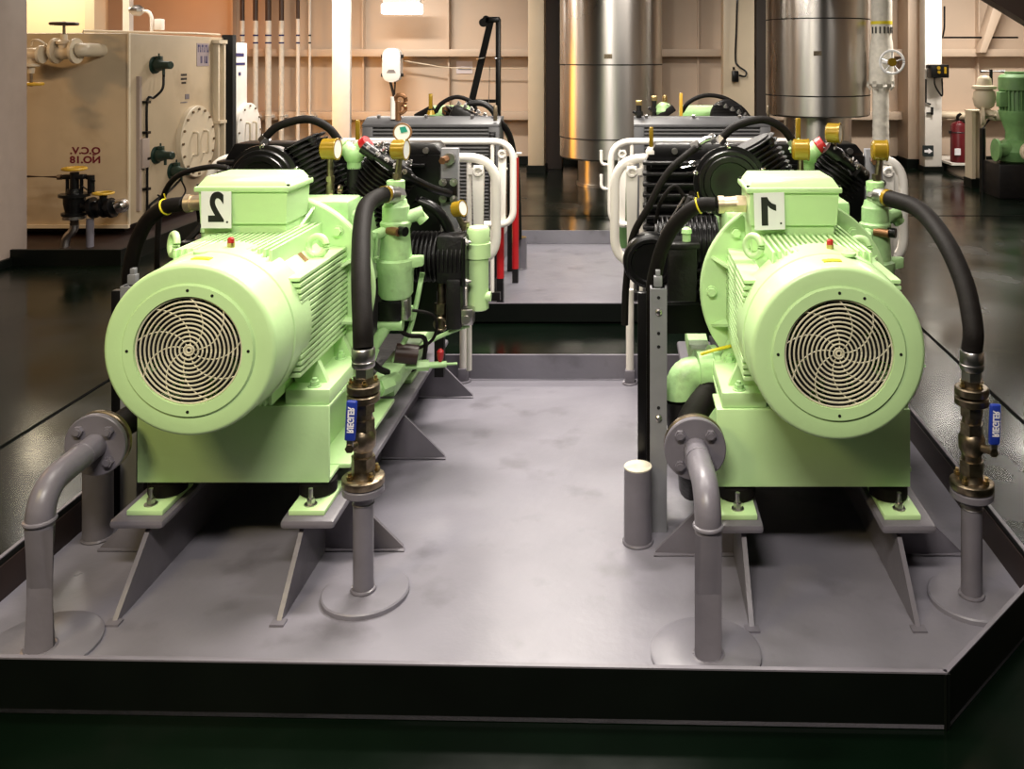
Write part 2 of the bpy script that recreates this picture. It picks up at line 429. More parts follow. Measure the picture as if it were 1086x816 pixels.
    loft(ld, [loopz(cxb-.147, cxb+.147, .442, .660, 1.174), loopz(cxb-.142, cxb+.142, .447, .655, 1.182), loopz(cxb-.128, cxb+.128, .462, .640, 1.204), loopz(cxb-.122, cxb+.122, .468, .634, 1.207)])
    ldo = ld.build('lid', mint, tbo)
    for sx in (-1, 1):
        for yy in (.452, .652):
            bb = B(); bb.cyl((cxb+sx*.147, yy, 1.174), (cxb+sx*.147, yy, 1.182), .006, n=10); bb.build('lid_screw', ink, tbo)
    gl = B(); gl.hexa((cxb-.142, .55, 1.106), (cxb-.175, .55, 1.106), .030); gl.cyl((cxb-.17, .55, 1.106), (cxb-.215, .55, 1.104), .027, .025, 20); gl.cyl((cxb-.215, .55, 1.104), (cxb-.235, .55, 1.103), .030, n=20)
    gl.build('cable_gland', gland_m, tbo)
    # number plate hanging on the box
    pxc = (-.122 if side == 'L' else -.122); tilt = 0 if side == 'L' else -.03
    M = Matrix.Translation((pxc, .437, 1.101)) @ Matrix.Rotation(tilt, 4, 'Y')
    npb = B(); npb.box(-.049, .049, -.0025, .0005, -.060, .060, M=M)
    npo = npb.build('number_plate', paper, mo, label=f'white number plate with a black mirrored {n}')
    nb = B()
    if side == 'L':
        nb.text('2', .130, M @ Matrix.Translation((.0, -.0032, .004)) @ RX, bold=.0046, sx=.78)
    else:
        nb.prism([(-.026, -.046), (-.005, -.046), (-.005, .018), (.002, .010), (.010, .005), (.022, .000), (.022, .020), (.008, .026), (.000, .034), (-.006, .046), (-.026, .046)], M @ V((0, -.0036, 0)), M.to_3x3() @ V((1, 0, 0)), M.to_3x3() @ V((0, 0, 1)), (0, 1, 0), .001)
    nb.build('numeral', ink, npo)
    B().cyl(M @ V((.036, -.0036, -.040)), M @ V((.036, -.002, -.040)), .0035, n=12).build('plate_screw', ink, npo)
    # ---------------- skid base frame
    bf = thing('base_frame', f'mint green steel skid frame below the motor {ON}', 'frame', (0, .3, .276), 'green skid frames')
    b = B(); b.box(-.306, .290, .30, .312, .276, .515, .003); b.box(-.306, .290, .312, .43, .503, .515, .002); b.box(-.306, .290, .312, .40, .276, .288, .002)
    b.build('front_crossbeam', mint, bf)
    for sx in (-1, 1):
        b = B(); xs = sorted((sx*.20, sx*.212)); b.box(xs[0], xs[1], .312, .95, .276, .515)
        xs = sorted((sx*.212, sx*.29)); b.box(xs[0], xs[1], .43, .70, .503, .515)
        xs = sorted((sx*.212, sx*.325)); b.box(xs[0], xs[1], .40, .95, .276, .290, .002)
        b.build('side_channel', mint, bf)
        xs = sorted((sx*.225, sx*.312)); B().box(xs[0], xs[1], 1.0, 1.72, .278, .352, .004).build('rear_beam', mint2, bf)
    B().box(-.199, .199, .43, 1.72, .278, .300, .002).build('light_block_pan', black_m, bf)  # added black pan, soaks up bounce light under the machine
    # ---------------- anti-vibration mounts
    for sx in (-1, 1):
        for j, yy in enumerate((.355, 1.45)):
            pos = ('front ' if j == 0 else 'rear ') + ('left' if sx < 0 else 'right')
            t = thing('vibration_mount', f'black rubber mount under {pos} corner of {W} skid numbered {n}', 'mount', (sx*.238, yy, .21), 'rubber vibration mounts')
            B().lathe([(0, .052), (.004, .058), (.040, .058), (.044, .052)], (sx*.238, yy, .226), (0, 0, 1), 30).build('rubber_block', rubber, t)
            B().box(sx*.245-.055, sx*.245+.055, yy-.125, yy+.07, .210, .226, .003).build('mount_plate', mint, t)
            bb = B(); bolt(bb, (sx*.245, yy-.088, .226), (0, 0, 1), .013, .016); bb.cyl((sx*.245, yy-.088, .24), (sx*.245, yy-.088, .275), .007, n=10)
            bb.build('mount_bolt', zinc, t)
    # ---------------- foundation rails
    for sx in (-1, 1):
        t = thing('foundation_rail', f'grey welded foundation rail with gussets under {"left" if sx < 0 else "right"} side of {W} compressor set', 'rail', (sx*.25, .2, 0), 'grey foundation rails')
        B().box(sx*.256-.082, sx*.256+.082, .20, 1.93, .182, .210, .012, 2).build('top_plate', grey, t)
        B().box(sx*.232-.007, sx*.232+.007, .24, 1.93, 0, .183).build('web', grey, t)
        b = B(); b.prism([(.24, .183), (.24, .0), (.045, 0), (.055, .012)], (sx*.232-.007, 0, 0), (0, 1, 0), (0, 0, 1), (1, 0, 0), .014); b.box(sx*.232-.02, sx*.232+.02, .03, .06, 0, .006)
        b.build('end_gusset', grey, t)
        for yy in (.42, 1.08, 1.72):
            b = B(); b.prism([(sx*.236, 0), (sx*.49, 0), (sx*.49, .012), (sx*.318, .183), (sx*.236, .183)], (0, yy, 0), (1, 0, 0), (0, 0, 1), (0, 1, 0), .012); b.tube([(sx*.24, yy-.004, .004), (sx*.495, yy-.004, .004)], .006, 6)
            b.build('gusset', grey, t)
    # ---------------- bent flanged pipe
    t = thing('bent_pipe', f'grey elbow pipe with bolted flange rising in front of the {W} motor', 'pipe', (-.365, -.07, 0), 'grey flanged elbow pipes')
    b = B(); b.tube(fillet([(-.365, -.07, 0), (-.365, -.07, .435), (-.378, .205, .435)], .10, 10), .036, 24)
    b.torus((-.365, -.07, .352), (0, 0, 1), .036, .006, 28, 8); b.torus((-.365, -.07, .006), (0, 0, 1), .040, .007, 28, 8); b.torus((-.376, .13, .435), (-.05, 1, 0), .0355, .003, 28, 6)
    b.build('riser_elbow', grey, t)
    B().lathe([(0, .148), (.008, .148), (.011, .143), (.011, .03)], (-.37, -.055, 0), (0, 0, 1), 56).build('base_pad', tray_grey, t)
    b = B(); b.cyl((-.379, .20, .435), (-.379, .218, .435), .092, n=48, bev=.003)
    fo = b.build('flange', grey, t)
    for k in range(4):
        a = math.pi/4+k*math.pi/2; bb = B(); p = V((-.379+.064*math.cos(a), .20, .435+.064*math.sin(a)))
        bb.hexa(p, p+V((0, -.014, 0)), .0155); bb.cyl(p+V((0, -.014, 0)), p+V((0, -.018, 0)), .010, n=12); bb.build('flange_bolt', grey, fo)
    B().cyl((-.379, .219, .435), (-.379, .224, .435), .088, n=48).build('gasket', dbrass, t)
    B().cyl((-.379, .225, .435), (-.379, .243, .435), .092, n=48, bev=.003).build('mating_flange', dbrass, t)
    B().tube([(-.379, .243, .435), (-.379, .40, .435), (-.30, .60, .45), (-.20, .72, .47)], .044, 16, sm=6).build('hose_tail', rubber, t)
    # ---------------- valve riser
    vx, vy = .432, .18
    t = thing('valve_riser', f'upright pipe with brass ball valve and blue lever right of the {W} motor', 'valve', (vx, vy, 0), 'ball valve risers')
    B().lathe([(0, .128), (.012, .128), (.016, .124), (.016, .03)], (vx+.005, vy+.005, 0), (0, 0, 1), 56).build('base_pad', tray_grey, t)
    b = B(); b.cyl((vx, vy, .01), (vx, vy, .310), .030, n=28); b.torus((vx, vy, .020), (0, 0, 1), .032, .006, 28, 8); b.torus((vx, vy, .275), (0, 0, 1), .030, .003, 28, 6)
    b.build('riser', grey, t)
    B().cyl((vx, vy, .306), (vx, vy, .328), .061, n=44, bev=.003).build('lower_flange', grey, t)
    b = B(); b.lathe([(0, .06), (.003, .062), (.020, .062), (.023, .058), (.024, .036), (.034, .032), (.05, .030)], (vx, vy, .332), (0, 0, 1), 44)
    fo = b.build('brass_flange', dbrass, t)
    for k in range(4):
        a = math.pi/4+k*math.pi/2; bb = B(); bolt(bb, (vx+.044*math.cos(a), vy+.044*math.sin(a), .355), (0, 0, 1), .010, .010, False); bb.build('flange_bolt', brass, fo)
    vb = B(); vb.hexa((vx, vy, .375), (vx, vy, .415), .036); vb.cyl((vx, vy, .415), (vx, vy, .435), .028, n=20); vb.lathe([(0, .028), (.012, .036), (.05, .038), (.062, .030)], (vx, vy, .432), (0, 0, 1), 24)
    vb.hexa((vx, vy, .492), (vx, vy, .525), .034); vb.cyl((vx, vy, .52), (vx, vy, .56), .027, n=20); vb.hexa((vx, vy, .545), (vx, vy, .572), .033)
    hx = vx+(-.022 if side == 'L' else .040)
    vb.cyl((vx, vy, .462), (hx, vy-.055, .462), .012, n=14); vb.hexa((hx, vy-.052, .462), (hx, vy-.066, .462), .013)
    vb.build('ball_valve_body', dbrass, t)
    hl = .035 if side == 'R' else .05
    M = Matrix.Translation((hx, vy-.060, .462)) @ Matrix.Rotation(hl, 4, 'Y')
    lv = B(); lv.box(-.010, .010, -.003, .003, -.012, .05, .002, 1, M=M); lo = lv.build('lever', zinc, t)
    gr = B(); gr.box(-.016, .016, -.007, .007, .022, .140, .006, 3, M=M); gro = gr.build('lever_grip', blue, t)
    tx = B(); tx.text('RIEGLER', .026, M @ Matrix.Translation((0, -.0078, .085)) @ RX @ Matrix.Diagonal((-1, 1, 1, 1)) @ Matrix.Rotation(math.pi/2, 4, 'Z'), mirror=False, bold=.0008, sx=.78)
    tx.build('lettering', paper, gro)
    b = B(); b.cyl((vx, vy, .578), (vx, vy, .600), .048, n=40, bev=.003); b.cyl((vx, vy, .606), (vx, vy, .630), .048, n=40, bev=.003); b.cyl((vx, vy, .57), (vx, vy, .65), .03, n=24)
    fo = b.build('union_flange', dbrass, t)
    for k in range(4):
        a = .4+k*math.pi/2; bb = B(); bolt(bb, (vx+.036*math.cos(a), vy+.036*math.sin(a), .630), (0, 0, 1), .008, .006, False); bb.build('flange_bolt', brass, fo)
    b = B(); b.lathe([(0, .03), (.01, .027), (.015, .024)], (vx, vy, .635), (0, 0, 1), 24); b.hexa((vx, vy, .648), (vx, vy, .678), .030); b.build('hex_union', zinc, t)
    # ---------------- air hose from separator to riser
    t = thing('air_hose', f'thick black rubber hose arching from separator to valve riser, {W} machine', 'hose', (vx, vy, .678), 'black rubber air hoses')
    if side == 'L': P = [(.345, .862, 1.085), (.320, .80, 1.092), (.306, .65, 1.078), (.332, .5, 1.02), (.383, .32, .92), (.422, .205, .81), (vx, vy, .735)]
    else: P = [(.352, .862, 1.082), (.378, .80, 1.082), (.430, .65, 1.070), (.437, .43, 1.015), (.447, .28, .91), (.440, .19, .80), (vx, vy, .735)]
    SP = spline(P, 10)
    B().tube(SP, .030, 20).build('hose_tube', rubber, t)
    b = B(); b.lathe([(0, .031), (.004, .034), (.018, .034), (.020, .032), (.024, .034), (.054, .034), (.058, .031)], (vx, vy, .678), (0, 0, 1), 28); b.build('lower_ferrule', zinc, t)
    d = SP[0]-SP[3]; d.normalize()
    b = B(); b.cyl(SP[0]-d*.04, SP[0]+d*.005, .034, n=24, bev=.003); b.hexa(SP[0], SP[0]+d*.03, .036); b.build('upper_ferrule', zinc, t)
    q = SP[8]; d2 = (SP[9]-SP[7]).normalized(); B().cyl(q-d2*.010, q+d2*.010, .0318, n=24).build('marker_band', gold, t)
    # ---------------- power cable
    t = thing('power_cable', f'thick black cable dropping from the brass gland of the {W} motor', 'cable', (cxb-.235, .55, 1.103), 'motor power cables')
    if side == 'L': P = [(cxb-.235, .55, 1.103), (-.36, .56, 1.085), (-.45, .6, 1.01), (-.52, .65, .86), (-.545, .7, .68), (-.55, .75, .40), (-.55, .8, .02)]
    else: P = [(cxb-.235, .55, 1.103), (-.35, .56, 1.094), (-.43, .6, 1.01), (-.476, .65, .88), (-.498, .68, .72), (-.505, .72, .45), (-.50, .75, .02)]
    SP = spline(P, 8); B().tube(SP, .025, 16).build('cable_sheath', rubber, t)
    q = SP[7]; d2 = (SP[8]-SP[6]).normalized(); b = B(); b.torus(q, d2, .0265, .003, 24, 6); b.tube([q+V((0, 0, .026)), q+V((-.004, -.004, .045))], .002, 5); b.build('cable_tie', yel, t)
    # ---------------- perforated strut and short post
    t = thing('support_strut', f'grey perforated upright strut at the left of the {W} compressor set', 'strut', (-.475, .57, 0), 'perforated grey struts')
    b = B(); b.box(-.503, -.447, .555, .561, 0, .82, .001, 1); b.box(-.503, -.497, .561, .60, 0, .82); b.box(-.453, -.447, .561, .60, 0, .82)
    so = b.build('channel_bar', grey2, t)
    for z in (.79, .67, .625, .42): B().cyl((-.475, .553, z), (-.475, .556, z), .0055, n=12).build('hole', ink, so)
    for z in (.742, .385): B().lathe([(0, .012), (.006, .011), (.010, .006)], (-.475, .555, z), (0, -1, 0), 16).build('rivet_bolt', zinc, so)
    B().box(-.490, -.462, .575, .60, .82, .855, .002).box(-.484, -.468, .58, .60, .85, .875, .002).build('top_clip', grey2, t)
    B().box(-.545, -.515, .575, .605, 0, .80, .002).build('black_bar', black, t)
    t = thing('short_post', f'short grey round post with pale top beside the {W} strut', 'post', (-.545, .56, 0), 'short round posts')
    B().cyl((-.545, .50, 0), (-.545, .50, .246), .046, n=36).torus((-.545, .50, .004), (0, 0, 1), .046, .006, 36, 6).build('post_tube', grey, t)
    B().cyl((-.545, .50, .244), (-.545, .50, .250), .0455, n=36).build('post_cap', mat('cap_cream_'+side, (.55, .50, .40), .4, noise=.35, nscale=20), t)
    # ---------------- compressor
    cp = thing('compressor', f'piston compressor block with black finned cylinders behind the {W} motor', 'compressor', (0, 1.05, .41), 'piston compressors')
    b = B(); b.lathe([(0, .28), (.04, .28), (.08, .23), (.2, .22)], (0, .697, AZ), (0, 1, 0), 48)
    b.box(-.22, .22, .76, 1.28, .70, 1.05, .03, 3); b.box(-.10, .215, .74, .90, .95, 1.08, .012); b.box(.10, .29, .70, .80, .70, .98, .02)
    co = b.build('crankcase', mint2, cp)
    B().box(-.21, .21, .84, 1.27, .43, .71, .03, 3).build('lower_casing_shade', black_m, cp)  # lower crankcase in black: the shade below the separator put into its colour
    b = B(); b.cyl((-.1, .70, .5), (-.34, .66, .50), .075, n=28); b.lathe([(0, .09), (.02, .09), (.022, .07)], (-.27, .672, .50), (-1, -.16, 0), 30); b.tube([(-.33, .66, .50), (-.375, .65, .492), (-.395, .64, .45), (-.395, .64, .43)], .058, 20, sm=6)
    b.build('oil_sump_pipe', mint2, cp)
    B().tube([(-.395, .64, .43), (-.39, .63, .30), (-.36, .66, .18), (-.345, .75, .06)], .05, 16, sm=6).build('drain_hose', black_m, cp)
    b = B(); b.tube([(.30, .86, .66), (.38, .88, .56), (.44, .95, .52), (.42, 1.02, .40)], .009, 8, sm=6); b.tube([(.36, .93, .64), (.47, .97, .60), (.46, 1.0, .50), (.37, .96, .46)], .006, 8, sm=6); b.tube([(.25, .80, .52), (.285, .86, .44), (.29, .98, .38)], .012, 8, sm=6); b.build('black_lines', rubber, cp)
    # air filter drum on the left, facing the front
    fc = V((-.188, .95, 1.12))
    b = B(); b.lathe([(0, .03), (.004, .055), (.0, .075), (-.012, .08), (-.012, .10), (0, .105), (0, .118), (.006, .122), (.02, .122), (.022, .137), (.034, .139), (.05, .136), (.12, .128), (.13, .1)], fc, (0, 1, 0), 56)
    fo = b.build('air_filter_drum', black, cp)
    for k in range(5):
        a = math.radians(20+72*k); p = fc+V((.134*math.cos(a), .025, .134*math.sin(a)))
        bb = B(); bb.torus(p, (math.cos(a+1.57), .5, math.sin(a+1.57)), .012, .003, 14, 5); bb.box(p.x-.008, p.x+.008, p.y-.006, p.y+.03, p.z-.006, p.z+.006, .002); bb.build('clip', chrome, fo)
    # V cylinders
    b = B(); finned(b, (.045, 1.10, .98), (-.10, 1.10, 1.255), .085, .112, 15, .006); b.lathe([(0, .016), (.03, .016), (.036, .008)], (-.02, 1.04, 1.25), (-.2, 0, 1), 12)
    b.build('left_cylinder', black_m, cp)
    b = B(); finned(b, (.13, 1.14, .96), (.275, 1.14, 1.165), .085, .115, 14, .006)
    d = V((.155, 0, .24)).normalized()
    b.build('right_cylinder', black_m, cp)
    b = B(); q = V((.275, 1.14, 1.165)); u = V((d.z, 0, -d.x))
    b.cyl(q-u*.02, q-u*.02+d*.03, .085, n=24, bev=.008); b.cyl(q+d*.02-u*.03, q+d*.05-u*.03, .04, n=20, bev=.006)
    ho = b.build('cylinder_head', black, cp)
    for k in range(6):
        a = k*math.pi/3; p = q+d*.03-u*.02+(u*math.cos(a)+V((0, 1, 0))*math.sin(a))*.068
        bb = B(); bolt(bb, p, d, .010, .010); bb.build('head_bolt', zinc, ho)
    b = B(); b.tube([(.20, 1.0, 1.245), (.27, 1.01, 1.19), (.34, 1.06, 1.13), (.42, 1.18, 1.06), (.47, 1.28, 1.025)], .017, 12, sm=6); b.cyl((.19, 1.0, 1.25), (.24, 1.0, 1.215), .026, n=18); b.cyl((.30, 1.02, 1.165), (.345, 1.06, 1.13), .030, n=18)
    (b.tube([(.36, 1.15, 1.02), (.44, 1.15, .98), (.49, 1.16, .90), (.50, 1.17, .80)], .022, 12, sm=6) if side == 'L' else None)
    b.build('discharge_pipe', black, cp)
    b = B()
    for k in range(5): bolt(b, (.215+.032*k, .985+.01*k, 1.245-.024*k), (.1, -1, .5), .008, .008)
    b.build('bolts', zinc, cp)
    # green Y piece on a black upright pipe
    yx, yy_ = .131, 1.08
    b = B(); b.lathe([(0, .028), (.025, .028), (.035, .036), (.055, .044), (.075, .042), (.09, .028), (.094, .01)], (yx, yy_, 1.155), (0, 0, 1), 28); b.cyl((yx, yy_, 1.205), (yx-.055, yy_, 1.255), .030, n=22); b.cyl((yx, yy_, 1.205), (yx+.040, yy_, 1.245), .032, n=22); b.torus((yx-.045, yy_, 1.246), (-.8, 0, .7), .030, .005, 20, 6)
    b.build('y_fitting', mint2, cp)
    B().cyl((yx+.036, yy_-.01, 1.243), (yx+.062, yy_-.014, 1.262), .031, n=22, bev=.003).build('red_cap', red, cp, label='red plastic cap')
    b = B(); b.tube([(yx+.05, yy_-.02, 1.25), (yx+.085, yy_-.06, 1.235), (.24, 1.0, 1.215)], .014, 10); b.build('grey_link', grey2, cp)
    b = B(); b.cyl((yx, yy_, .90), (yx, yy_, 1.16), .028, n=22); b.build('upright_pipe', black_m, cp)
    b = B(); b.tube([(-.22, 1.05, 1.27), (-.16, 1.05, 1.325), (-.05, 1.06, 1.352), (.03, 1.07, 1.318), (yx-.05, yy_, 1.25)], .016, 12, sm=8); b.build('crossover_hose', rubber, cp)
    b = B(); b.hexa((yx-.050, yy_, 1.250), (yx-.070, yy_, 1.272), .02); b.hexa((-.222, 1.05, 1.262), (-.205, 1.05, 1.282), .022); b.build('hose_nuts', zinc, cp)
    # separator
    sx_, sy_ = .345, .89
    b = B(); b.lathe([(0, .02), (.004, .055), (.02, .064), (.10, .066), (.115, .072), (.145, .072), (.152, .060), (.175, .058), (.26, .052), (.275, .058), (.285, .058), (.292, .050), (.345, .050), (.352, .044), (.37, .040), (.372, .031), (.405, .031), (.408, .034), (.44, .034), (.444, .028)], (sx_, sy_, .692), (0, 0, 1), 36)
    b.prism([(-.06, -.03), (.06, -.03), (.105, -.012), (.105, .012), (.06, .03), (-.06, .03)], (sx_, sy_, .802), (1, 0, .1), (0, 1, 0), (0, 0, 1), .04, .006)
    b.cyl((sx_+.02, sy_, .985), (sx_+.095, sy_+.03, 1.01), .024, n=18); b.cyl((sx_+.08, sy_+.025, 1.0), (sx_+.10, sy_+.03, .975), .022, n=16)
    b.cyl((sx_-.02, sy_-.03, .955), (sx_-.08, sy_-.06, .93), .02, n=16); b.tube([(sx_-.07, sy_-.06, .935), (sx_-.10, sy_-.06, .90), (sx_-.15, sy_-.03, .86)], .018, 12, sm=5)
    b.build('oil_separator', mint2, cp)
    b = B(); b.cyl((sx_-.015, sy_-.045, .955), (sx_+.03, sy_-.075, .953), .016, n=14); b.build('safety_plug', copper, cp)
    b = B(); b.cyl((sx_+.03, sy_-.06, .955), (sx_+.055, sy_-.075, .955), .018, n=14); b.build('plug_cap', black, cp)
    b = B()
    for k in range(3): b.cyl((sx_-.075+.012*k, sy_-.065, .95), (sx_-.082+.012*k, sy_-.068, .84), .005, n=8)
    b.torus((sx_-.068, sy_-.067, .86), (0, 0, 1), .02, .003, 16, 5); b.tube([(sx_-.07, sy_-.067, .84), (sx_-.105, sy_-.07, .74), (sx_-.118, sy_-.09, .62), (sx_-.10, sy_-.10, .52)], .007, 8, sm=6)
    b.build('small_lines', mint2, cp)
    b = B(); b.box(sx_-.055, sx_+.03, sy_-.05, sy_+.04, .615, .69, .006); b.cyl((sx_-.01, sy_, .60), (sx_-.01, sy_, .70), .02, n=14); b.build('solenoid', black, cp)
    B().box(sx_+.03, sx_+.055, sy_-.045, sy_+.02, .62, .695, .004).build('solenoid_plug', zinc, cp)
    # cluster of green drain fittings below the separator
    b = B(); b.cyl((sx_-.055, sy_-.03, .60), (sx_+.035, sy_-.03, .60), .022, n=14); b.cyl((sx_-.03, sy_-.03, .59), (sx_-.08, sy_-.06, .51), .022, n=14); b.hexa((sx_-.075, sy_-.06, .525), (sx_-.09, sy_-.07, .48), .032)
    b.cyl((sx_-.085, sy_-.07, .49), (sx_-.10, sy_-.09, .34), .018, n=12); b.cyl((sx_-.10, sy_-.1, .36), (sx_-.02, sy_+.08, .36), .026, n=14); b.hexa((sx_-.06, sy_-.02, .36), (sx_-.03, sy_+.03, .36), .034); b.cyl((sx_-.13, sy_-.1, .46), (sx_-.12, sy_-.1, .33), .02, n=14); b.hexa((sx_+.0, sy_+.05, .62), (sx_+.05, sy_+.05, .62), .03)
    b.build('drain_fittings', mint2, cp)
    b = B(); b.cyl((sx_-.01, sy_+.03, .475), (sx_+.07, sy_+.05, .46), .036, n=20); b.build('brown_filter_bowl', mat('bowl_brown_'+side, (.035, .016, .012), .4), cp)
    b = B(); b.tube([(.42, 1.0, .76), (.39, .96, .58), (.36, .93, .50), (.33, .92, .44)], .010, 8, sm=5); b.build('slanted_pipe', mint2, cp)
    b = B(); b.cyl((.37, .94, .415), (.52, .97, .415), .012, n=14); b.hexa((.41, .95, .415), (.455, .958, .415), .021); b.cyl((.52, .97, .415), (.56, .975, .415), .005, n=10)
    dv = b.build('drain_valve', mint2, cp)
    B().lathe([(0, .006), (.015, .012), (.04, .014), (.05, .006)], (.497, .966, .425), (0, 0, 1), 14).build('valve_knob', red, dv, label='red knob')
    if side == 'L': B().tube([(.40, 1.0, .47), (.50, 1.08, .50), (.58, 1.12, .52)], .009, 8, sm=5).build('condensate_line', mint2, cp)
    if side == 'L':
        # right horizontal cylinder and green tube
        b = B(); finned(b, (.34, 1.15, .79), (.565, 1.15, .79), .075, .102, 13); b.box(.46, .57, 1.06, 1.24, .70, .89, .01); b.box(.50, .56, 1.05, 1.16, .52, .72, .01)
        b.build('right_horizontal_cylinder', black_m, cp)
        b = B(); b.box(.560, .578, 1.05, 1.25, .69, .885, .006)
        ho = b.build('end_cover', black, cp)
        for dy in (1.065, 1.235):
            for z in (.71, .865): bb = B(); bolt(bb, (.578, dy, z), (1, 0, 0), .010, .008); bb.build('cover_bolt', zinc, ho)
        b = B(); b.lathe([(0, .036), (.005, .042), (.21, .042), (.212, .050), (.27, .050), (.272, .045), (.325, .047), (.335, .040)], (.612, 1.15, .575), (0, 0, 1), 30); b.cyl((.612, 1.15, .85), (.57, 1.15, .86), .028, n=16); b.cyl((.64, 1.14, .63), (.665, 1.14, .63), .02, n=12); b.build('cooler_tube', mint, cp)
        b = B(); b.box(.555, .605, 1.06, 1.12, .535, .60, .006); b.cyl((.58, 1.06, .56), (.58, 1.05, .56), .016, n=14); b.build('trap_body', zinc, cp)
        b = B(); b.cyl((.47, 1.12, .70), (.47, 1.12, .50), .018, n=12); b.hexa((.47, 1.12, .57), (.47, 1.12, .61), .03); b.torus((.47, 1.10, .53), (0, 1, .2), .025, .006, 18, 6); b.build('brass_cock', dbrass, cp)
    else:
        # left horizontal cylinder, second filter drum, junction box
        b = B(); finned(b, (-.20, 1.12, .86), (-.47, 1.12, .86), .08, .105, 14); b.build('left_horizontal_cylinder', black_m, cp)
        b = B(); b.lathe([(0, .03), (0, .07), (-.01, .075), (-.01, .088), (.006, .092), (.01, .102), (.025, .105), (.09, .1), (.1, .07)], (-.492, .92, .825), (0, 1, 0), 44)
        b.build('left_filter_drum', black, cp)
    b = B(); b.box(-.43, -.325, .83, .97, .70, .90, .008); b.box(-.44, -.315, .82, .98, .895, .915, .004); jo = b.build('junction_box', black_m, cp)
    b = B(); b.cyl((-.36, .87, .915), (-.36, .87, .94), .016, n=14); b.lathe([(0, .01), (.01, .02), (.025, .018), (.032, .008)], (-.36, .87, .935), (0, 0, 1), 16); b.build('box_plug', mint2, jo)
    b = B()
    if side == 'R': b.tube([(-.30, 1.0, 1.26), (-.42, .98, 1.16), (-.50, .98, 1.02), (-.56, 1.0, .9), (-.585, 1.05, .7), (-.59, 1.05, .55)], .014, 12, sm=8)
    b.tube([(-.47, 1.05, .95), (-.45, 1.0, 1.04), (-.40, 1.0, 1.10), (-.36, 1.0, 1.06)], .008, 8, sm=6); b.tube([(-.33, .98, 1.08), (-.40, .9, .95), (-.46, .86, .88)], .012, 8, sm=6)
    b.build('oil_hoses', rubber, cp)
    if side == 'R':
        b = B(); b.tube([(-.32, 1.02, 1.25), (-.28, 1.02, 1.275), (-.24, 1.03, 1.285)], .014, 10, sm=5); b.hexa((-.33, 1.02, 1.245), (-.30, 1.02, 1.26), .022); b.hexa((-.26, 1.03, 1.275), (-.24, 1.03, 1.285), .022)
        for p in ((-.37, 1.0, 1.17), (-.35, .99, 1.15), (-.34, 1.0, 1.19)): b.tube([p, V(p)+V((.06, -.01, .015))], .007, 6)
        b.build('pipe_unions', chrome, cp)
    b = B()
    for k in range(3): b.tube([(-.36+.02*k, .99, 1.06), (-.45+.02*k, .99, .92)], .005, 6)
    b.build('thin_tubes', zinc, cp)
    b = B()
    for k in range(3): b.box(-.24+.05*k, -.215+.05*k, .76, .80, .55, .61, .004)
    b.tube([(-.18, .64, .61), (-.28, .60, .60), (-.33, .60, .585)], .006, 8, sm=4); b.build('earth_wire', yel, cp)
    # gauges
    gauge(cp, (.078, .95, 1.246), (1, -.08, 0), .040, .062, stem=(.078, .95, 1.11))
    gauge(cp, (.360, .885, 1.250), (1, -.10, 0), .038, .056, stem=(.350, .888, 1.13))
    b = B(); b.cyl((.078, .95, 1.11), (.078, .95, 1.07), .016, n=12); b.torus((.12, .94, 1.09), (1, 0, 0), .016, .006, 16, 6); b.tube([(.09, .93, 1.09), (.085, .92, 1.03), (.088, .91, 1.0)], .006, 6, sm=3); b.build('gauge_cock', dbrass, cp)
    if side == 'L':
        g3 = gauge(cp, (.345, 1.0, 1.305), (-.0, -1, .1), .034, .03, body=copper, stem=(.350, 1.0, 1.20), label='white faced gauge with green sector')
        B().prism([(-.004, -.002), (.022, .004), (.012, .024), (-.010, .020)], (.345, .9835, 1.306), (1, 0, 0), (0, 0, 1), (0, 1, .0), .002).build('green_sector', teal, g3)
    else:
        gauge(cp, (.215, 1.0, 1.305), (1, -.45, 0), .038, .055, stem=(.215, 1.0, 1.21))
    if side == 'L': gauge(cp, (.535, 1.13, .985), (1, -.35, .25), .032, .045, stem=(.56, 1.14, .90))
    # ---------------- cooler behind the compressor
    cl = thing('cooler', f'black finned air cooler at the far end of the {W} front machine', 'cooler', (0, 1.42, .30), 'black air coolers')
    b = B(); b.box(-.50, .40, 1.36, 1.50, .42, 1.16); b.box(-.20, .42, 1.33, 1.36, .60, 1.18)
    b.prism([(-.5, 1.16), (.42, 1.16), (.42, 1.19), (.39, 1.228), (-.46, 1.228)], (0, 1.34, 0), (1, 0, 0), (0, 0, 1), (0, 1, 0), .16, .004); b.box(-.48, .36, 1.31, 1.34, 1.13, 1.145, .003)
    b.build('cooler_shell', black, cl)
    b = B()
    for k in range(14): b.box(-.515, -.20, 1.29, 1.36, .56+.045*k, .575+.045*k, .004, 1)
    b.build('fins', black_m, cl)
    b = B(); b.box(.425, .498, 1.32, 1.36, .78, 1.21, .003); bo = b.build('grey_bracket', grey2, cl)
    b = B(); b.cyl((.465, 1.32, 1.168), (.465, 1.29, 1.168), .025, n=18); b.build('bracket_bush', zinc, bo)
    B().hexa((.455, 1.295, 1.168), (.445, 1.25, 1.165), .016).build('bracket_plug', copper, bo)
    b = B(); b.box(.425, .50, 1.29, 1.32, .985, 1.085, .012); bo2 = b.build('clamp_block', black, cl)
    for dx in (.440, .485):
        for z in (1.0, 1.07): bb = B(); bolt(bb, (dx, 1.29, z), (0, -1, 0), .011, .008); bb.build('clamp_bolt', zinc, bo2)
    for bx in (.36, -.38): B().cyl((bx, 1.345, 1.20), (bx, 1.32, 1.20), .013, n=12).build('shell_bolt', zinc, cl)
    lev = B(); xq = -.478 if side == 'R' else .061; zq = 1.215 if side == 'R' else 1.243
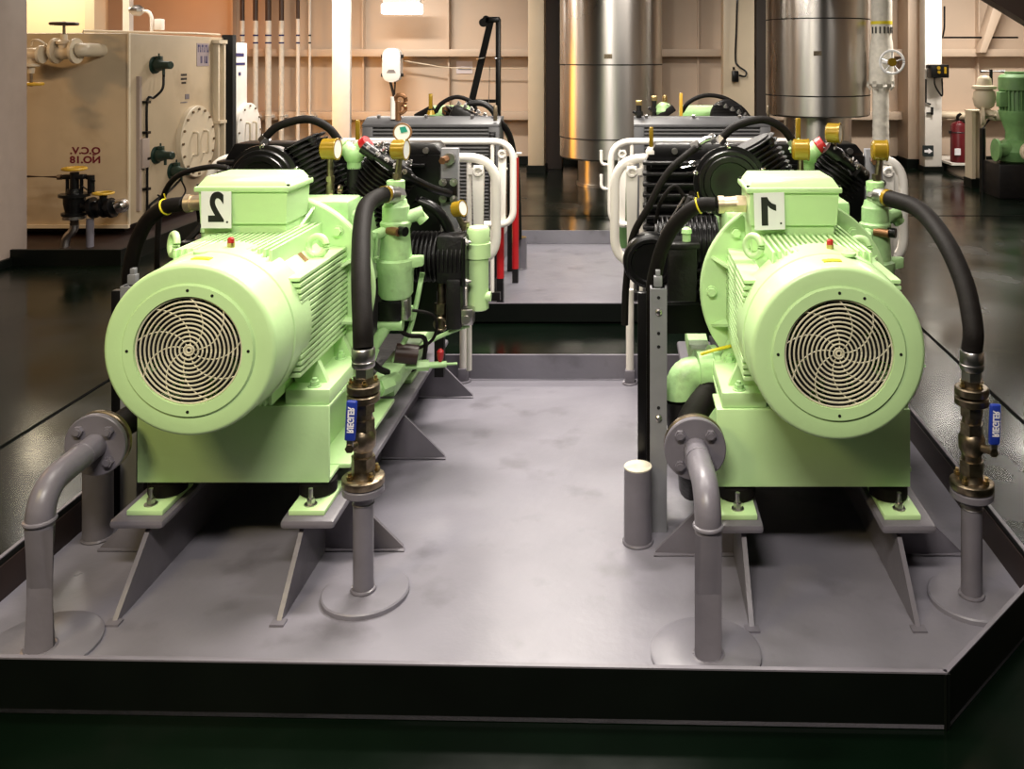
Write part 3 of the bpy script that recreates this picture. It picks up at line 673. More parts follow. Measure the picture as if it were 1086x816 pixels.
    lev.box(xq-.009, xq+.009, 1.35, 1.365, zq, zq+.085, .004); lv_ = lev.build('yellow_lever', gold, cl)
    B().lathe([(0, .024), (.015, .024), (.03, .014)], (xq, 1.36, zq-.03), (0, 0, 1), 16).build('lever_base', white, cl)
    if side == 'R':
        B().box(.118, .138, 1.25, 1.27, 1.245, 1.345, .004).build('yellow_lever', gold, cl)
    for sx in (-.45, .40): B().box(sx-.02, sx+.02, 1.40, 1.44, .21, .45).build('cooler_foot', black_m, cl)
    # ---------------- white tubular guard
    gd = thing('guard_frame', f'white tubular guard frame around the far end of the {W} front machine', 'guard', (0, 1.5, .21), 'white tube guard frames')
    loop = [(-.635, 1.49, .69), (-.635, 1.49, 1.152), (.635, 1.49, 1.152), (.635, 1.49, .69)]
    b = B(); b.tube(fillet([(-.40, 1.49, .69)]+loop+[(.40, 1.49, .69)], .13, 8), .021, 14); b.build('guard_loop', white, gd)
    for sx in (-1, 1):
        b = B(); b.cyl((sx*.515, 1.49, .21), (sx*.515, 1.49, 1.15), .012, n=12); b.build('upright', white, gd)
        b = B(); b.prism([(-.020, 0), (.020, 0), (.026, .38), (.022, .42), (-.022, .42), (-.026, .38)], (sx*.56, 1.46, .70), (1, 0, 0), (0, 0, 1), (0, 1, 0), .02, .004); b.torus((sx*.56, 1.455, 1.095), (0, 1, 0), .017, .007, 16, 6); b.box(sx*.535-.02, sx*.535+.02, 1.462, 1.478, 1.08, 1.11)
        b.build('stay_bar', white, gd)
    if side == 'R':
        b = B(); b.prism([(.535, 1.12), (.585, 1.115), (.612, 1.06), (.612, .80), (.575, .68), (.56, .68), (.535, .95)], (0, 1.478, 0), (1, 0, 0), (0, 0, 1), (0, 1, 0), .012, .003); b.build('side_sheet', white, gd)
    # ---------------- white drain pipe on the tray near the far kerb
    xx = .41 if side == 'L' else -.567
    t = thing('drain_pipe', f'white vertical drain pipe on dark foot beside far kerb, {W} front machine', 'pipe', (xx, 1.93, 0), 'white drain pipes')
    B().cyl((xx, 1.93, .07), (xx, 1.93, .46), .019, n=16).build('pipe', white, t)
    B().box(xx-.024, xx+.024, 1.906, 1.954, 0, .07, .006).torus((xx, 1.93, .004), (0, 0, 1), .032, .006, 16, 6).build('foot', grey, t)
    # thin tubes and cables at left of left machine
    if side == 'L':
        t = tag(B().tube([(-.20, .72, 1.20), (-.28, .72, 1.205), (-.40, .74, 1.17), (-.485, .8, 1.08), (-.53, .85, .92), (-.56, .9, .6), (-.57, .9, .02)], .010, 10, sm=8).build('control_cable', rubber, None, (-.57, .9, 0)), 'thin black control cable looping behind the left motor terminal box', 'cable')
    OFF = V((0, 0, 0))
machine('L'); machine('R')

# ------------------------------------------------------------------ rear compressor sets (turned round: coolers face the viewer)
def rear(side):
    global OFF
    W = 'left' if side == 'L' else 'right'
    OFF = V((-1.305, 5.96, 0)) if side == 'L' else V((.50, 5.96, 0))
    t = thing('cooler', f'grey slatted radiator on the {W} compressor set of the rear tray', 'cooler', (0, 0, .25), 'grey slatted radiators')
    b = B(); b.box(-.455, .455, .02, .20, .40, 1.13); b.box(-.455, -.385, -.01, .02, .40, 1.13, .003); b.box(.385, .455, -.01, .02, .40, 1.13, .003)
    b.prism([(-.01, 1.13), (-.01, 1.15), (.10, 1.19), (.22, 1.19), (.22, 1.13)], (-.455, 0, 0), (0, 1, 0), (0, 0, 1), (1, 0, 0), .91, .003); so = b.build('casing', rad, t)
    b = B()
    for k in range(30): b.box(-.385, .385, -.004, .022, .42+.0237*k, .429+.0237*k)
    b.build('slats', mat('slat_grey_'+W, (.13, .13, .135), .4), t)
    for dx in (-.37, -.05, .26): B().cyl((dx, .09, 1.187), (dx, .085, 1.205), .012, n=10).build('casing_bolt', zinc, so)
    for sx in (-.42, .42): B().box(sx-.03, sx+.03, .05, .15, .0, .42).build('cooler_leg', black_m, t)
    cp = thing('compressor', f'piston compressor behind the grey slatted radiator, {W} side of the rear tray', 'compressor', (0, .6, .2), 'rear piston compressors')
    b = B(); b.box(-.22, .22, .32, .85, .25, 1.05, .03); b.cyl((-.12, .55, 1.19), (.16, .55, 1.19), .055, n=24, bev=.006); b.build('crankcase', mint2, cp)
    hx = .10 if side == 'L' else .12
    b = B(); d = V((-.5, 0, .55)) if side == 'L' else V((.3, 0, .5))
    if side == 'L':
        b.box(-.02, .24, -.06, .06, -.05, .05, .02, 2, M=Matrix.Translation((.10, .30, 1.215)) @ Matrix.Rotation(.45, 4, 'Y')); finned(b, (.0, .40, 1.05), (.10, .40, 1.22), .06, .085, 7)
        b.tube([(.18, .30, 1.27), (.30, .30, 1.27), (.38, .30, 1.20), (.40, .3, 1.08)], .022, 10, sm=6)
    else:
        b.lathe([(0, .06), (0, .11), (.012, .12), (.05, .12), (.05, .06)], (.20, .30, 1.18), (0, 1, 0), 32)
        for k in range(8): b.box(-.10, .10, -.006, .0, -.075+.021*k, -.066+.021*k, M=Matrix.Translation((.20, .298, 1.18)))
    b.build('cylinder_head', black_m, cp)
    b = B()
    for k in range(5): bolt(b, (.14+.045*k, .25, 1.27-.02*k), (0, -.5, 1), .012, .012)
    b.build('head_bolts', zinc, cp)
    b = B()
    if side == 'L': b.tube([(-.05, .35, 1.20), (.0, .35, 1.27), (.10, .35, 1.315), (.20, .35, 1.285), (.25, .32, 1.22)], .016, 10, sm=8); b.box(-.09, .05, -.03, .03, -.02, .02, .006, M=Matrix.Translation((-.10, .33, 1.22)) @ Matrix.Rotation(-.5, 4, 'Y'))
    else: b.tube([(-.12, .35, 1.20), (-.06, .35, 1.28), (.05, .35, 1.325), (.18, .35, 1.31), (.30, .34, 1.24), (.36, .34, 1.17)], .016, 10, sm=8); b.box(-.14, .06, -.03, .03, -.025, .025, .008, M=Matrix.Translation((-.22, .30, 1.21)) @ Matrix.Rotation(-.6, 4, 'Y'))
    b.build('black_hose', rubber, cp)
    if side == 'R':
        b = B(); b.lathe([(0, .05), (.03, .062), (.07, .05), (.09, .02)], (-.24, .33, 1.19), (-.15, 0, 1), 20); b.build('valve_dome', mint2, cp)
        B().lathe([(0, .016), (.03, .018), (.05, .012)], (-.235, .33, 1.28), (0, 0, 1), 12).build('brass_cap', brass, cp)
        for (dx, yy, z, h) in ((-.42, .10, 1.17, .16), (-.31, .32, 1.18, .17)):
            b = B(); b.cyl((dx, yy, z), (dx, yy, z+h-.06), .018, n=12); b.hexa((dx, yy, z+.03), (dx, yy, z+.06), .028); b.cyl((dx-.02, yy, z+.05), (dx-.04, yy, z+.06), .012, n=8); vo = b.build('relief_valve', black_m, cp)
            B().box(dx-.02, dx+.022, yy-.02, yy+.02, z+h-.06, z+h-.025, .004).build('relief_cap', brass, vo)
        B().box(-.135, -.112, .28, .30, 1.17, 1.345, .004).build('yellow_lever', orange, cp)
        B().box(.435, .452, .02, .04, 1.17, 1.27, .004).build('yellow_lever', dbrass, cp)
    else:
        b = B(); b.cyl((-.23, .05, 1.17), (-.23, .05, 1.30), .02, n=12); b.torus((-.215, .05, 1.31), (0, 1, .3), .035, .015, 16, 8); b.torus((-.21, .05, 1.25), (0, 1, -.3), .03, .012, 16, 8); b.build('relief_valve', copper, cp)
        B().cyl((-.265, .05, 1.18), (-.265, .05, 1.33), .018, n=12).build('white_line', white, cp)
        B().box(-.06, -.035, .20, .22, 1.24, 1.345, .004).lathe([(0, .03), (.03, .02)], (-.047, .21, 1.20), (0, 0, 1), 12).build('yellow_lever', gold, cp)
        B().box(.415, .44, .0, .02, 1.17, 1.275, .004).build('yellow_lever', dbrass, cp)
        B().lathe([(0, .03), (.05, .028), (.06, .01)], (.02, .40, 1.19), (0, 0, 1), 12).build('small_plug', copper, cp)
    # motor of the rear set, far behind
    m = thing('electric_motor', f'mint green motor mostly hidden behind the rear {W} compressor', 'motor', (0, 1.1, .25), 'rear electric motors')
    b = B(); b.lathe([(0, .05), (.02, .22), (.60, .22), (.62, .05)], (0, .9, .785), (0, 1, 0), 36)
    for k in range(-6, 7): b.box(.018*k-.004, .018*k+.004, .92, 1.25, .95, 1.02)
    b.box(-.25, .25, .9, 1.45, .50, .58, .01); b.build('motor_body', mint, m)
    bf = thing('base_frame', f'mint skid frame of the rear {W} set seen beyond its radiator', 'frame', (0, .9, 0), 'rear skid frames')
    B().box(-.3, .3, .3, 1.5, .20, .27, .01).box(-.28, .28, .9, 1.45, .27, .50, .01).build('skid', mint, bf)
    for sx in (-.26, .26): B().box(sx-.08, sx+.08, .05, 1.55, .0, .20).build('foundation_beam', grey, bf)
    # guard frame
    gd = thing('guard_frame', f'white tubular guard frame in front of the grey radiator, rear {W} set', 'guard', (0, -.41, .2), 'rear white tube guard frames')
    loop = [(-.60, -.41, .56), (-.60, -.41, 1.074), (.60, -.41, 1.074), (.60, -.41, .56)]
    b = B(); b.tube(fillet([(-.42, -.41, .56)]+loop+[(.42, -.41, .56)], .13, 8), .021, 14); b.build('guard_loop', white, gd)
    for sx in (-1, 1):
        B().cyl((sx*.47, -.41, .14), (sx*.47, -.41, 1.074), .013, n=10).build('upright', white, gd)
        b = B(); b.prism([(-.020, 0), (.020, 0), (.026, .40), (.022, .44), (-.022, .44), (-.026, .40)], (sx*.53, -.40, .58), (1, 0, 0), (0, 0, 1), (0, 1, 0), .02, .004); b.torus((sx*.53, -.41, .995), (0, 1, 0), .02, .008, 16, 6); b.build('stay_bar', white, gd)
    B().box(-.52, .52, -.43, -.39, .09, .14).box(-.48, -.44, -.40, .0, .09, .14).box(.44, .48, -.40, .0, .09, .14).build('guard_foot', black_m, gd)
    if side == 'R':
        for z in (.93, .78): B().tube([(-.60, -.41, z), (-.66, -.41, z), (-.66, -.41, z+.09)], .010, 8, fil=.03).build('hook', white, gd)
        t = tag(B().lathe([(0, .028), (.01, .034), (.36, .034), (.37, .042), (.46, .042), (.47, .034)], (-.53, -.15, .36), (0, 0, 1), 20).build('cooler_tube', green_old, None, (-.53, -.15, .36)), 'green upright tube behind the left end of the right white guards', 'tube')
    else:
        for (x_, y_, z0, z1, ex) in ((.505, -.30, .20, .86, 'nearer one by left guards'), (.515, .38, .10, .885, 'farther one beside short post')):
            t = thing('red_tube', f'upright red pipe with white T top, {ex}', 'pipe', (x_, y_, z0), 'red upright pipes')
            B().cyl((x_, y_, z0), (x_, y_, z1), .024, n=18).build('tube', red, t); B().cyl((x_-.045, y_, z1+.03), (x_+.045, y_, z1+.03), .008, n=8).lathe([(0, .016), (.03, .012)], (x_, y_, z1), (0, 0, 1), 12).build('t_top', white, t)
            B().box(x_-.02, x_+.02, y_-.02, y_+.02, 0, z0).build('bracket', black_m, t)
        t = thing('short_post', 'short grey round post with pale top on the rear tray', 'post', (.50, .82, 0), 'short round posts')
        B().cyl((.505, .80, 0), (.505, .80, .235), .043, n=30).torus((.505, .80, .004), (0, 0, 1), .043, .006, 30, 6).build('post_tube', grey, t); B().cyl((.505, .80, .233), (.505, .80, .238), .042, n=30).build('post_cap', brass, t)
        t = thing('support_strut', 'dark upright strut with gusset beside the rear short post', 'strut', (.44, .72, 0), 'rear struts')
        B().box(.415, .455, .70, .74, 0, .80).build('bar', black_m, t); B().prism([(.45, 0), (.50, 0), (.45, .1)], (0, .70, 0), (1, 0, 0), (0, 0, 1), (0, 1, 0), .01).build('gusset', grey, t)
        t = tag(B().tube([(.38, .1, 1.17), (.44, .1, 1.16), (.485, .2, 1.08), (.50, .35, .95), (.50, .6, .7), (.50, .72, .24)], .022, 10, sm=8).build('rear_hose', rubber, None, (.5, .72, .2)), 'black hose bending down beside the red tubes, rear left set', 'hose')
        b = B()
        for k in range(26): b.torus((.412, -.02, .62+.019*k), (0, 0, 1), .018, .005, 10, 5)
        tag(b.build('coil_spring', black, None, (.41, -.02, .6)), 'black coiled spring cable at right edge of rear left radiator', 'spring')
    OFF = V((0, 0, 0))
rear('L'); rear('R')

# ------------------------------------------------------------------ stainless vessels
def vessel(px, zb, seams, lab, Yc=11.35):
    x = X(px, Yc); r = .645
    t = thing('pressure_vessel', lab, 'tank', (x, Yc, -.012), 'stainless clad vessels')
    b = B(); pr = [(zb, .42), (zb, r-.02), (zb+.02, r)]
    zs = sorted(seams)
    for z in zs: pr += [(z-.008, r), (z-.006, r-.006), (z+.006, r-.006), (z+.008, r+.003)]
    pr += [(3.2, r), (3.28, .4)]
    b.lathe(pr, (x, Yc, 0), (0, 0, 1), 96); b.build('cladding', stain, t)
    b = B(); b.lathe([(-.012, .44), (.02, .44), (.022, .42), (zb+.02, .42)], (x, Yc, 0), (0, 0, 1), 64); b.build('skirt', stain, t)
    a = -.12 if px < 700 else -.08
    M = Matrix.Translation((x, Yc, 0)) @ Matrix.Rotation(a if px < 700 else -.10, 4, 'Z')
    for k, z in enumerate(zs): B().torus((x, Yc, z), (0, 0, 1), r+.001, .006, 96, 6).build('seam_band', dark, t)
    B().box(-.048+(.055 if px < 700 else -.07), .048+(.055 if px < 700 else -.07), -r-.004, -r+.012, 1.575 if px < 700 else 1.61, 1.63 if px < 700 else 1.665, M=M).build('name_plate', dbrass, t)
    return t
vessel(648, .34, (1.50, .60), 'left polished steel vessel with orange lamp streak, behind the central aisle')
vessel(867, .86, (2.06, 1.12), 'right polished steel vessel on a narrow skirt, behind the right machine')
B0 = B(); yv = 10.9
t = thing('lagged_pipe', 'white wrapped vertical pipe with valve at the right of the right vessel', 'pipe', (X(935, yv), yv, 0))if False else thing('lagged_pipe', 'white wrapped vertical pipe with valve at the right of the right vessel', 'pipe', (X(935, yv), yv, -.012))
xp = X(934, yv)
b = B(); pr = [(-.012, .10)]
for k in range(38): pr.append((.02+.033*k, .097+random.uniform(-.003, .005)))
pr.append((1.27, .09)); b.lathe(pr, (xp, yv, 0), (0, 0, 1), 28); b.build('lagging', offwhite, t)
b = B(); b.lathe([(1.22, .11), (1.27, .15), (1.60, .145), (1.78, .13), (1.83, .12), (2.0, .125), (3.25, .125)], (xp+.01, yv, 0), (0, 0, 1), 28)
for k in range(8): b.tube([(xp+.15*math.cos(k*.8), yv-.15*abs(math.sin(k*.8)), 1.30), (xp+.16*math.cos(k*.8), yv-.17*abs(math.sin(k*.8)), 1.24), (xp+.12*math.cos(k*.8), yv-.14*abs(math.sin(k*.8)), 1.2)], .016, 6)
b.build('valve_jacket', offwhite, t)
B().cyl((xp+.01, yv, 1.99), (xp+.01, yv, 2.03), .128, n=28).build('yellow_band', yel, t)
b = B()
for k in range(7):
    a = math.radians(200+23*k); b.box(-.008, .008, -.003, .003, -.04, .04, M=Matrix.Translation((xp+.01+.128*math.cos(a), yv+.128*math.sin(a), 1.92)) @ Matrix.Rotation(a+math.pi/2, 4, 'Z'))
b.build('pipe_marks', ink, t)
hwc = V((X(946, 10.55), 10.55, Z(66, 10.55)))
b = B(); b.torus(hwc, (.15, 1, 0), .135, .016, 36, 8)
for k in range(5):
    a = 2*math.pi*k/5+.3; b.tube([hwc, hwc+V((.135*math.cos(a), -.02*math.cos(a), .135*math.sin(a)))], .011, 6)
b.cyl(hwc, hwc+V((-.06, .3, 0)), .02, n=10); wo = b.build('handwheel', white2, t)
B().cyl(hwc+V((0, -.02, 0)), hwc+V((0, .02, 0)), .05, n=20).build('wheel_hub', gold, wo)

# ------------------------------------------------------------------ cream storage tank on the left
TX = -4.45; TY0 = 8.0; TY1 = 9.95; TZ0 = .09; TZ1 = 1.81
t = thing('storage_tank', 'large beige steel tank at left with round bolted manhole on its side', 'tank', (-5.6, 9, -.012))
b = B(); b.box(-7.6, TX, TY0, TY1, TZ0, TZ1, .012); b.build('tank_body', tank_m, t)
b = B(); b.box(-7.5, TX-.15, TY0+.2, TY1-.1, -.012, TZ0+.02); b.build('plinth', redlead_shade, t)
b = B(); b.box(-6.6, TX+.01, TY0-.03, TY0, TZ0-.02, TZ0+.01); b.box(TX-.012, TX+.006, TY0-.006, TY0+.02, TZ0, TZ1, .003); b.build('edge_trim', cream, t)
mh = V((TX, 9.2, .73))
b = B(); b.lathe([(-.01, .30), (0, .365), (.045, .365), (.05, .36), (.05, .05)], mh, (1, 0, 0), 56); mo = b.build('manhole_cover', cream, t)
b = B()
for dy in (-.11, .11): b.tube([mh+V((.05, dy, -.13)), mh+V((.10, dy, -.13)), mh+V((.10, dy, .10)), mh+V((.05, dy, .10))], .012, 8, fil=.03)
b.build('manhole_handles', cream, mo)
for k in range(16):
    a = 2*math.pi*k/16; p = mh+V((.05, .33*math.cos(a), .33*math.sin(a))); bb = B(); bb.hexa(p, p+V((.016, 0, 0)), .014); bb.build('manhole_bolt', dbrass, mo)
# printed tank signs: mirrored lettering, blue ink on a pale panel
RS = Matrix(((0, 0, 1, 0), (1, 0, 0, 0), (0, 1, 0, 0), (0, 0, 0, 1)))   # text plane faces +X
def side_text(txt, size, y, z, m, nm, parent, bold=0, sx=1.0, sp=1.0):
    b = B(); b.text(txt, size, Matrix.Translation((TX+.002, y, z)) @ RS, bold=bold, sx=sx, spacing=sp); return b.build(nm, m, parent)
B().box(TX-.002, TX+.003, 9.26, 9.53, 1.50, 1.74).build('sign_panel', mat('panel_grey', (.33, .27, .28), .5), t)
b = B()
for k, w in enumerate((.030, .022, .030, .018, .026, .030)):
    y = 9.285+.040*k; b.box(TX+.003, TX+.0042, y, y+.011, 1.645, 1.722); b.box(TX+.003, TX+.0042, y+.011, y+w, 1.645 if k % 2 else 1.70, 1.665 if k % 2 else 1.722)
for y, w in ((9.34, .014), (9.362, .014), (9.42, .012), (9.45, .014), (9.48, .014)): b.box(TX+.003, TX+.0042, y, y+w, 1.53, 1.605)
b.box(TX+.003, TX+.0042, 9.45, 9.49, 1.53, 1.545)
b.build('sign_marks', bluep, t)
b = B()
for z0_, ws in ((1.405, (.03, .04, .025, .03)), (1.365, (.025, .03, .04, .03)), (1.325, (.03, .035, .03))):
    y = 9.0-sum(ws)/2-.006
    for w in ws: b.box(TX+.0005, TX+.0016, y, y+w-.004, z0_, z0_+.022); y += w
b.build('stencil_marks', ink, t)
b = B(); b.box(TX-.002, TX+.003, 9.02, 9.10, 1.17, 1.22); b.box(TX-.002, TX+.003, 8.93, 9.06, 1.135, 1.145); b.build('small_plate', grey, t)
# stiffener at the far corner, gauge strip on the near corner
b = B()
for y0, y1, pr_ in ((9.62, 9.66, .06), (9.74, 9.78, .07)): b.box(TX-.01, TX+pr_, y0, y1, .15, 1.76, .004)
b.box(TX, TX+.08, 9.60, 9.80, 1.74, 1.78); b.box(TX, TX+.09, 9.60, 9.76, .88, .91); b.build('stiffener', cream, t)
B().box(TX-.02, TX+.10, 9.88, 9.97, .10, 1.84).build('corner_post', dark, t)
b = B(); b.box(TX, TX+.03, 8.12, 8.16, .2, 1.42); b.box(TX, TX+.05, 8.14, 8.26, .58, .85, .005); b.build('level_gauge_strip', MATS['pillar_beige'], t)
def sensor(y, z, lab):
    c = V((TX, y, z)); q = .68; b = B(); b.lathe([(0, .12*q), (.03*q, .12*q), (.035*q, .08*q), (.07*q, .085*q), (.12*q, .08*q), (.16*q, .055*q), (.28*q, .055*q), (.29*q, .045*q)], c, (1, -.25, .0), 22)
    b.box(c.x+.03, c.x+.08, y-.03, y+.02, z+.04, z+.085, .005); b.cyl(c+V((.04, .02, .07)), c+V((.04, .02, .11)), .008, n=8); b.cyl(c+V((.11, -.03, -.02)), c+V((.11, -.03, -.09)), .013, n=10)
    return b.build('level_switch', dgreen, t)
sensor(8.42, 1.52, ''); sensor(8.45, .67, ''); sensor(8.75, .48, '')
b = B(); b.tube([(TX+.11, 8.39, 1.43), (TX+.11, 8.37, 1.30), (TX+.06, 8.32, 1.22), (TX+.03, 8.25, 1.18), (TX+.03, 8.25, .7), (TX+.03, 8.25, .1)], .012, 8, sm=6)
b.tube([(TX+.11, 8.70, .40), (TX+.10, 8.5, .32), (TX+.03, 8.3, .22), (TX+.03, 8.27, .1)], .012, 8, sm=6); b.tube([(TX+.11, 8.72, .40), (TX+.12, 8.78, .27), (TX+.1, 8.6, .2), (TX+.05, 8.4, .3)], .008, 8, sm=6)
b.build('sensor_cables', black, t)
b = B()
for z in (1.18, .9, .66, .38): b.box(TX, TX+.05, 8.22, 8.28, z-.012, z+.012)
b.build('cable_clips', black, t)
b = B(); b.text('Q.C.V.\nNO.18', .085, Matrix.Translation((X(90.5, 8), TY0-.0015, Z(165, 8))) @ RX, bold=.003, sx=1.15, spacing=.95)
b.build('front_lettering', maroon, t)
# tank top rail
b = B(); b.tube([(-5.1, 8.4, TZ1), (-5.1, 8.4, TZ1+.03), (TX-.03, 9.3, TZ1+.03), (TX-.03, 9.85, TZ1+.03)], .012, 8); b.build('top_rail', cream, t)

def handwheel_valve(name, lab, c, wheel_m, r, body_m, flip=1, axis='Z', s=1.0, grp='handwheel valves'):
    c = V(c); t = thing(name, lab, 'valve', c, grp)
    b = B(); b.lathe([(-.10, .075), (-.08, .08), (-.075, .045), (0, .06), (.075, .045), (.08, .08), (.10, .075)], c, (1, 0, 0), 22)
    b.lathe([(0, .05), (.07, .045), (.075, .065), (.10, .065), (.11, .03), (.16, .025)], c, (0, 0, flip), 20); b.build('valve_body', body_m, t)
    b = B(); b.cyl(c+V((0, 0, flip*.12)), c+V((0, 0, flip*.27)), .012, n=8); b.build('spindle', dbrass, t)
    b = B(); b.torus(c+V((0, 0, flip*.25)), (0, 0, 1), r, .014, 30, 8)
    for k in range(4): a = k*math.pi/2+.4; b.tube([c+V((0, 0, flip*.25)), c+V((r*math.cos(a), r*math.sin(a), flip*.25))], .009, 6)
    b.build('handwheel', wheel_m, t); return t
yv = 7.72
handwheel_valve('gate_valve', 'grey pipe valve with dark handwheel at top of the beige tank', (X(68, yv), yv, Z(56, yv)), brown, .10, cream)
handwheel_valve('gate_valve', 'grey pipe valve with yellow handwheel hanging below the upper tank pipe', (X(33, yv-.1), yv-.1, Z(58, yv)), orange, .085, cream, -1)
b = B(); b.tube([(X(5, yv), yv, Z(54, yv)), (X(50, yv), yv, Z(54, yv)), (X(57, yv), yv, Z(55, yv))], .06, 16); b.cyl((X(58, yv), yv, Z(54, yv)), (X(61, yv), yv, Z(54, yv)), .11, n=24); b.cyl((X(79, yv), yv, Z(54, yv)), (X(82, yv), yv, Z(54, yv)), .11, n=24); b.tube([(X(80, yv), yv, Z(54, yv)), (X(86, yv), yv, Z(53, yv)), (X(87, yv), 8.0, Z(53, yv))], .06, 14, fil=.06); b.tube([(X(38, yv), yv-.06, Z(48, yv)), (X(43, yv), yv-.1, Z(43, yv)), (X(51, yv), yv-.1, Z(44, yv)), (X(55, yv), yv-.05, Z(50, yv))], .010, 8, sm=6)
tag(b.build('tank_pipe', cream, None, (X(40, yv), yv, Z(54, yv))), 'cream flanged pipe entering the upper front of the beige tank', 'pipe')
# lower valve group
yl = 7.55
t = thing('quick_closing_valve', 'black quick closing valve with orange handwheel below the tank lettering', 'valve', (X(79, yl), yl, Z(232, yl)))
xv = X(79, yl)
b = B(); b.lathe([(0, .10), (.02, .10), (.025, .07), (.10, .085), (.15, .085), (.155, .12), (.18, .12), (.185, .06), (.22, .055), (.22, .035), (.36, .035)], (xv, yl, Z(228, yl)), (0, 0, 1), 24)
for dx in (-.06, .06): b.cyl((xv+dx, yl, Z(205, yl)), (xv+dx, yl, Z(188, yl)), .014, n=8)
b.box(xv-.09, xv+.09, yl-.03, yl+.03, Z(190, yl), Z(185, yl), .006); b.cyl((xv+.10, yl, Z(188, yl)), (xv+.14, yl, Z(188, yl)), .02, n=8); b.cyl((xv+.14, yl, Z(205, yl)), (xv+.14, yl, Z(186, yl)), .028, n=12); b.tube([(xv+.05, yl, Z(186, yl)), (xv+.18, yl-.02, Z(192, yl))], .012, 6); b.tube([(xv+.05, yl, Z(196, yl)), (xv+.14, yl-.02, Z(203, yl))], .01, 6)
b.build('valve_body', black, t)
b = B(); b.torus((xv, yl, Z(179, yl)), (0, 0, 1), .085, .013, 28, 8)
for k in range(4): a = k*math.pi/2+.4; b.tube([(xv, yl, Z(179, yl)), (xv+.085*math.cos(a), yl+.085*math.sin(a), Z(179, yl))], .009, 6)
b.build('handwheel', orange, t)
b = B(); b.tube([(X(20, yl), yl, Z(187, yl)), (xv-.08, yl, Z(188, yl))], .014, 8); b.hexa((xv-.14, yl, Z(188, yl)), (xv-.11, yl, Z(188, yl)), .024); b.build('air_line', brown, t)
b = B(); b.lathe([(0, .09), (.025, .09)], (xv, yl, Z(232, yl)), (0, 0, 1), 20); b.tube([(xv, yl, Z(233, yl)), (xv, yl, Z(244, yl)), (X(70, yl), yl, Z(252, yl)), (X(68, yl), yl, Z(268, yl))], .035, 12, fil=.05); b.lathe([(0, .065), (.02, .065)], (X(68, yl), yl, Z(268, yl)), (0, 0, 1), 18); b.cyl((X(68, yl), yl, Z(268, yl)), (X(68, yl), yl, -.012), .03, n=12)
b.build('outlet_pipe', zinc, t)
t = thing('gate_valve', 'black flanged valve with orange handwheel between tank and quick closing valve', 'valve', (X(107, yl), yl, Z(220, yl)), 'handwheel valves')
xg = X(107, yl)
b = B()
for px, w, r in ((97, 4, .09), (101, 7, .06), (108, 3, .085), (112, 4, .06), (116, 4, .085)): b.cyl((X(px, yl), yl, Z(221, yl)), (X(px+w, yl), yl, Z(220, yl)), r, n=22)
b.cyl((xv+.05, yl, Z(218, yl)), (X(98, yl), yl, Z(220, yl)), .045, n=14); b.cyl((X(109.5, yl), yl, Z(216, yl)), (X(109.5, yl), yl, Z(207, yl)), .03, n=10); b.build('valve_body', black, t)
b = B(); b.cyl((X(120, yl), yl, Z(220, yl)), (X(124, yl), yl+.1, Z(220, yl)), .06, n=18); b.tube([(X(122, yl), yl, Z(220, yl)), (X(126, yl), yl+.05, Z(219, yl)), (X(129, 8), 8.0, Z(218, 8))], .05, 14, sm=5); b.build('spool_piece', chrome, t)
b = B(); b.torus((X(109.5, yl), yl, Z(205, yl)), (0, 0, 1), .075, .010, 26, 8); b.tube([(X(109.5, yl)-.075, yl, Z(205, yl)), (X(109.5, yl)+.075, yl, Z(205, yl))], .009, 6); b.build('handwheel', orange, t)
b = B(); b.cyl((X(95.5, yl), yl, -.012), (X(95.5, yl), yl, Z(232, yl)), .03, n=12); tag(b.build('pipe_stand', grey, None, (X(95.5, yl), yl, -.012)), 'grey upright support pipe below the black tank valves', 'pipe')
t = thing('side_kerb', 'dark low kerb of the drip area in front of the beige tank', 'kerb', (-5.2, 7.0, -.012))
b = B(); b.box(-7, -3.9, 6.9, 6.93, -.012, .11); b.box(-3.93, -3.9, 6.93, 9.9, -.012, .11); b.build('kerb_wall', dkgreen, t)
b = B(); b.box(-7, -3.93, 6.93, 9.9, -.011, -.004); b.build('bund_floor', redlead_shade, t)
b = B(); b.box(-6.2, -5.0, 7.25, 7.31, .06, .12, .004); b.cyl((-6.1, 7.28, -.01), (-6.1, 7.28, .06), .02, n=8); b.cyl((-5.1, 7.28, -.01), (-5.1, 7.28, .06), .02, n=8)
tag(b.build('floor_rail', grey, None, (-5.6, 7.28, -.01)), 'pale low rail on the red floor in front of the tank', 'rail')
# second tank beyond
t = thing('storage_tank', 'narrow white tank end with bolted manhole beyond the beige tank', 'tank', (-5.2, 10.4, -.012))
b = B(); b.box(-6.5, -4.46, 10.12, 10.52, .09, 1.76, .01); b.box(-6.4, -4.7, 10.2, 10.45, -.012, .1); b.build('tank_body', white, t)
mh = V((-4.46, 10.46, .73)); b = B(); b.lathe([(0, .33), (.05, .33), (.055, .32), (.055, .05)], mh, (1, 0, 0), 48); mo = b.build('manhole_cover', white, t)
b = B()
for dy in (-.10, .08): b.tube([mh+V((.05, dy, -.13)), mh+V((.10, dy, -.13)), mh+V((.10, dy, .10)), mh+V((.05, dy, .10))], .012, 8, fil=.03)
b.build('manhole_handles', cream, mo)
for k in range(12): a = 2*math.pi*k/12; p = mh+V((.055, .295*math.cos(a), .295*math.sin(a))); bb = B(); bb.hexa(p, p+V((.014, 0, 0)), .013); bb.build('manhole_bolt', dbrass, mo)
b = B(); b.box(-4.462, -4.456, 10.2, 10.42, 1.60, 1.64); b.box(-4.462, -4.456, 10.2, 10.45, 1.50, 1.53); b.box(-4.462, -4.456, 10.28, 10.34, 1.38, 1.42); b.build('painted_marks', bluep, t)

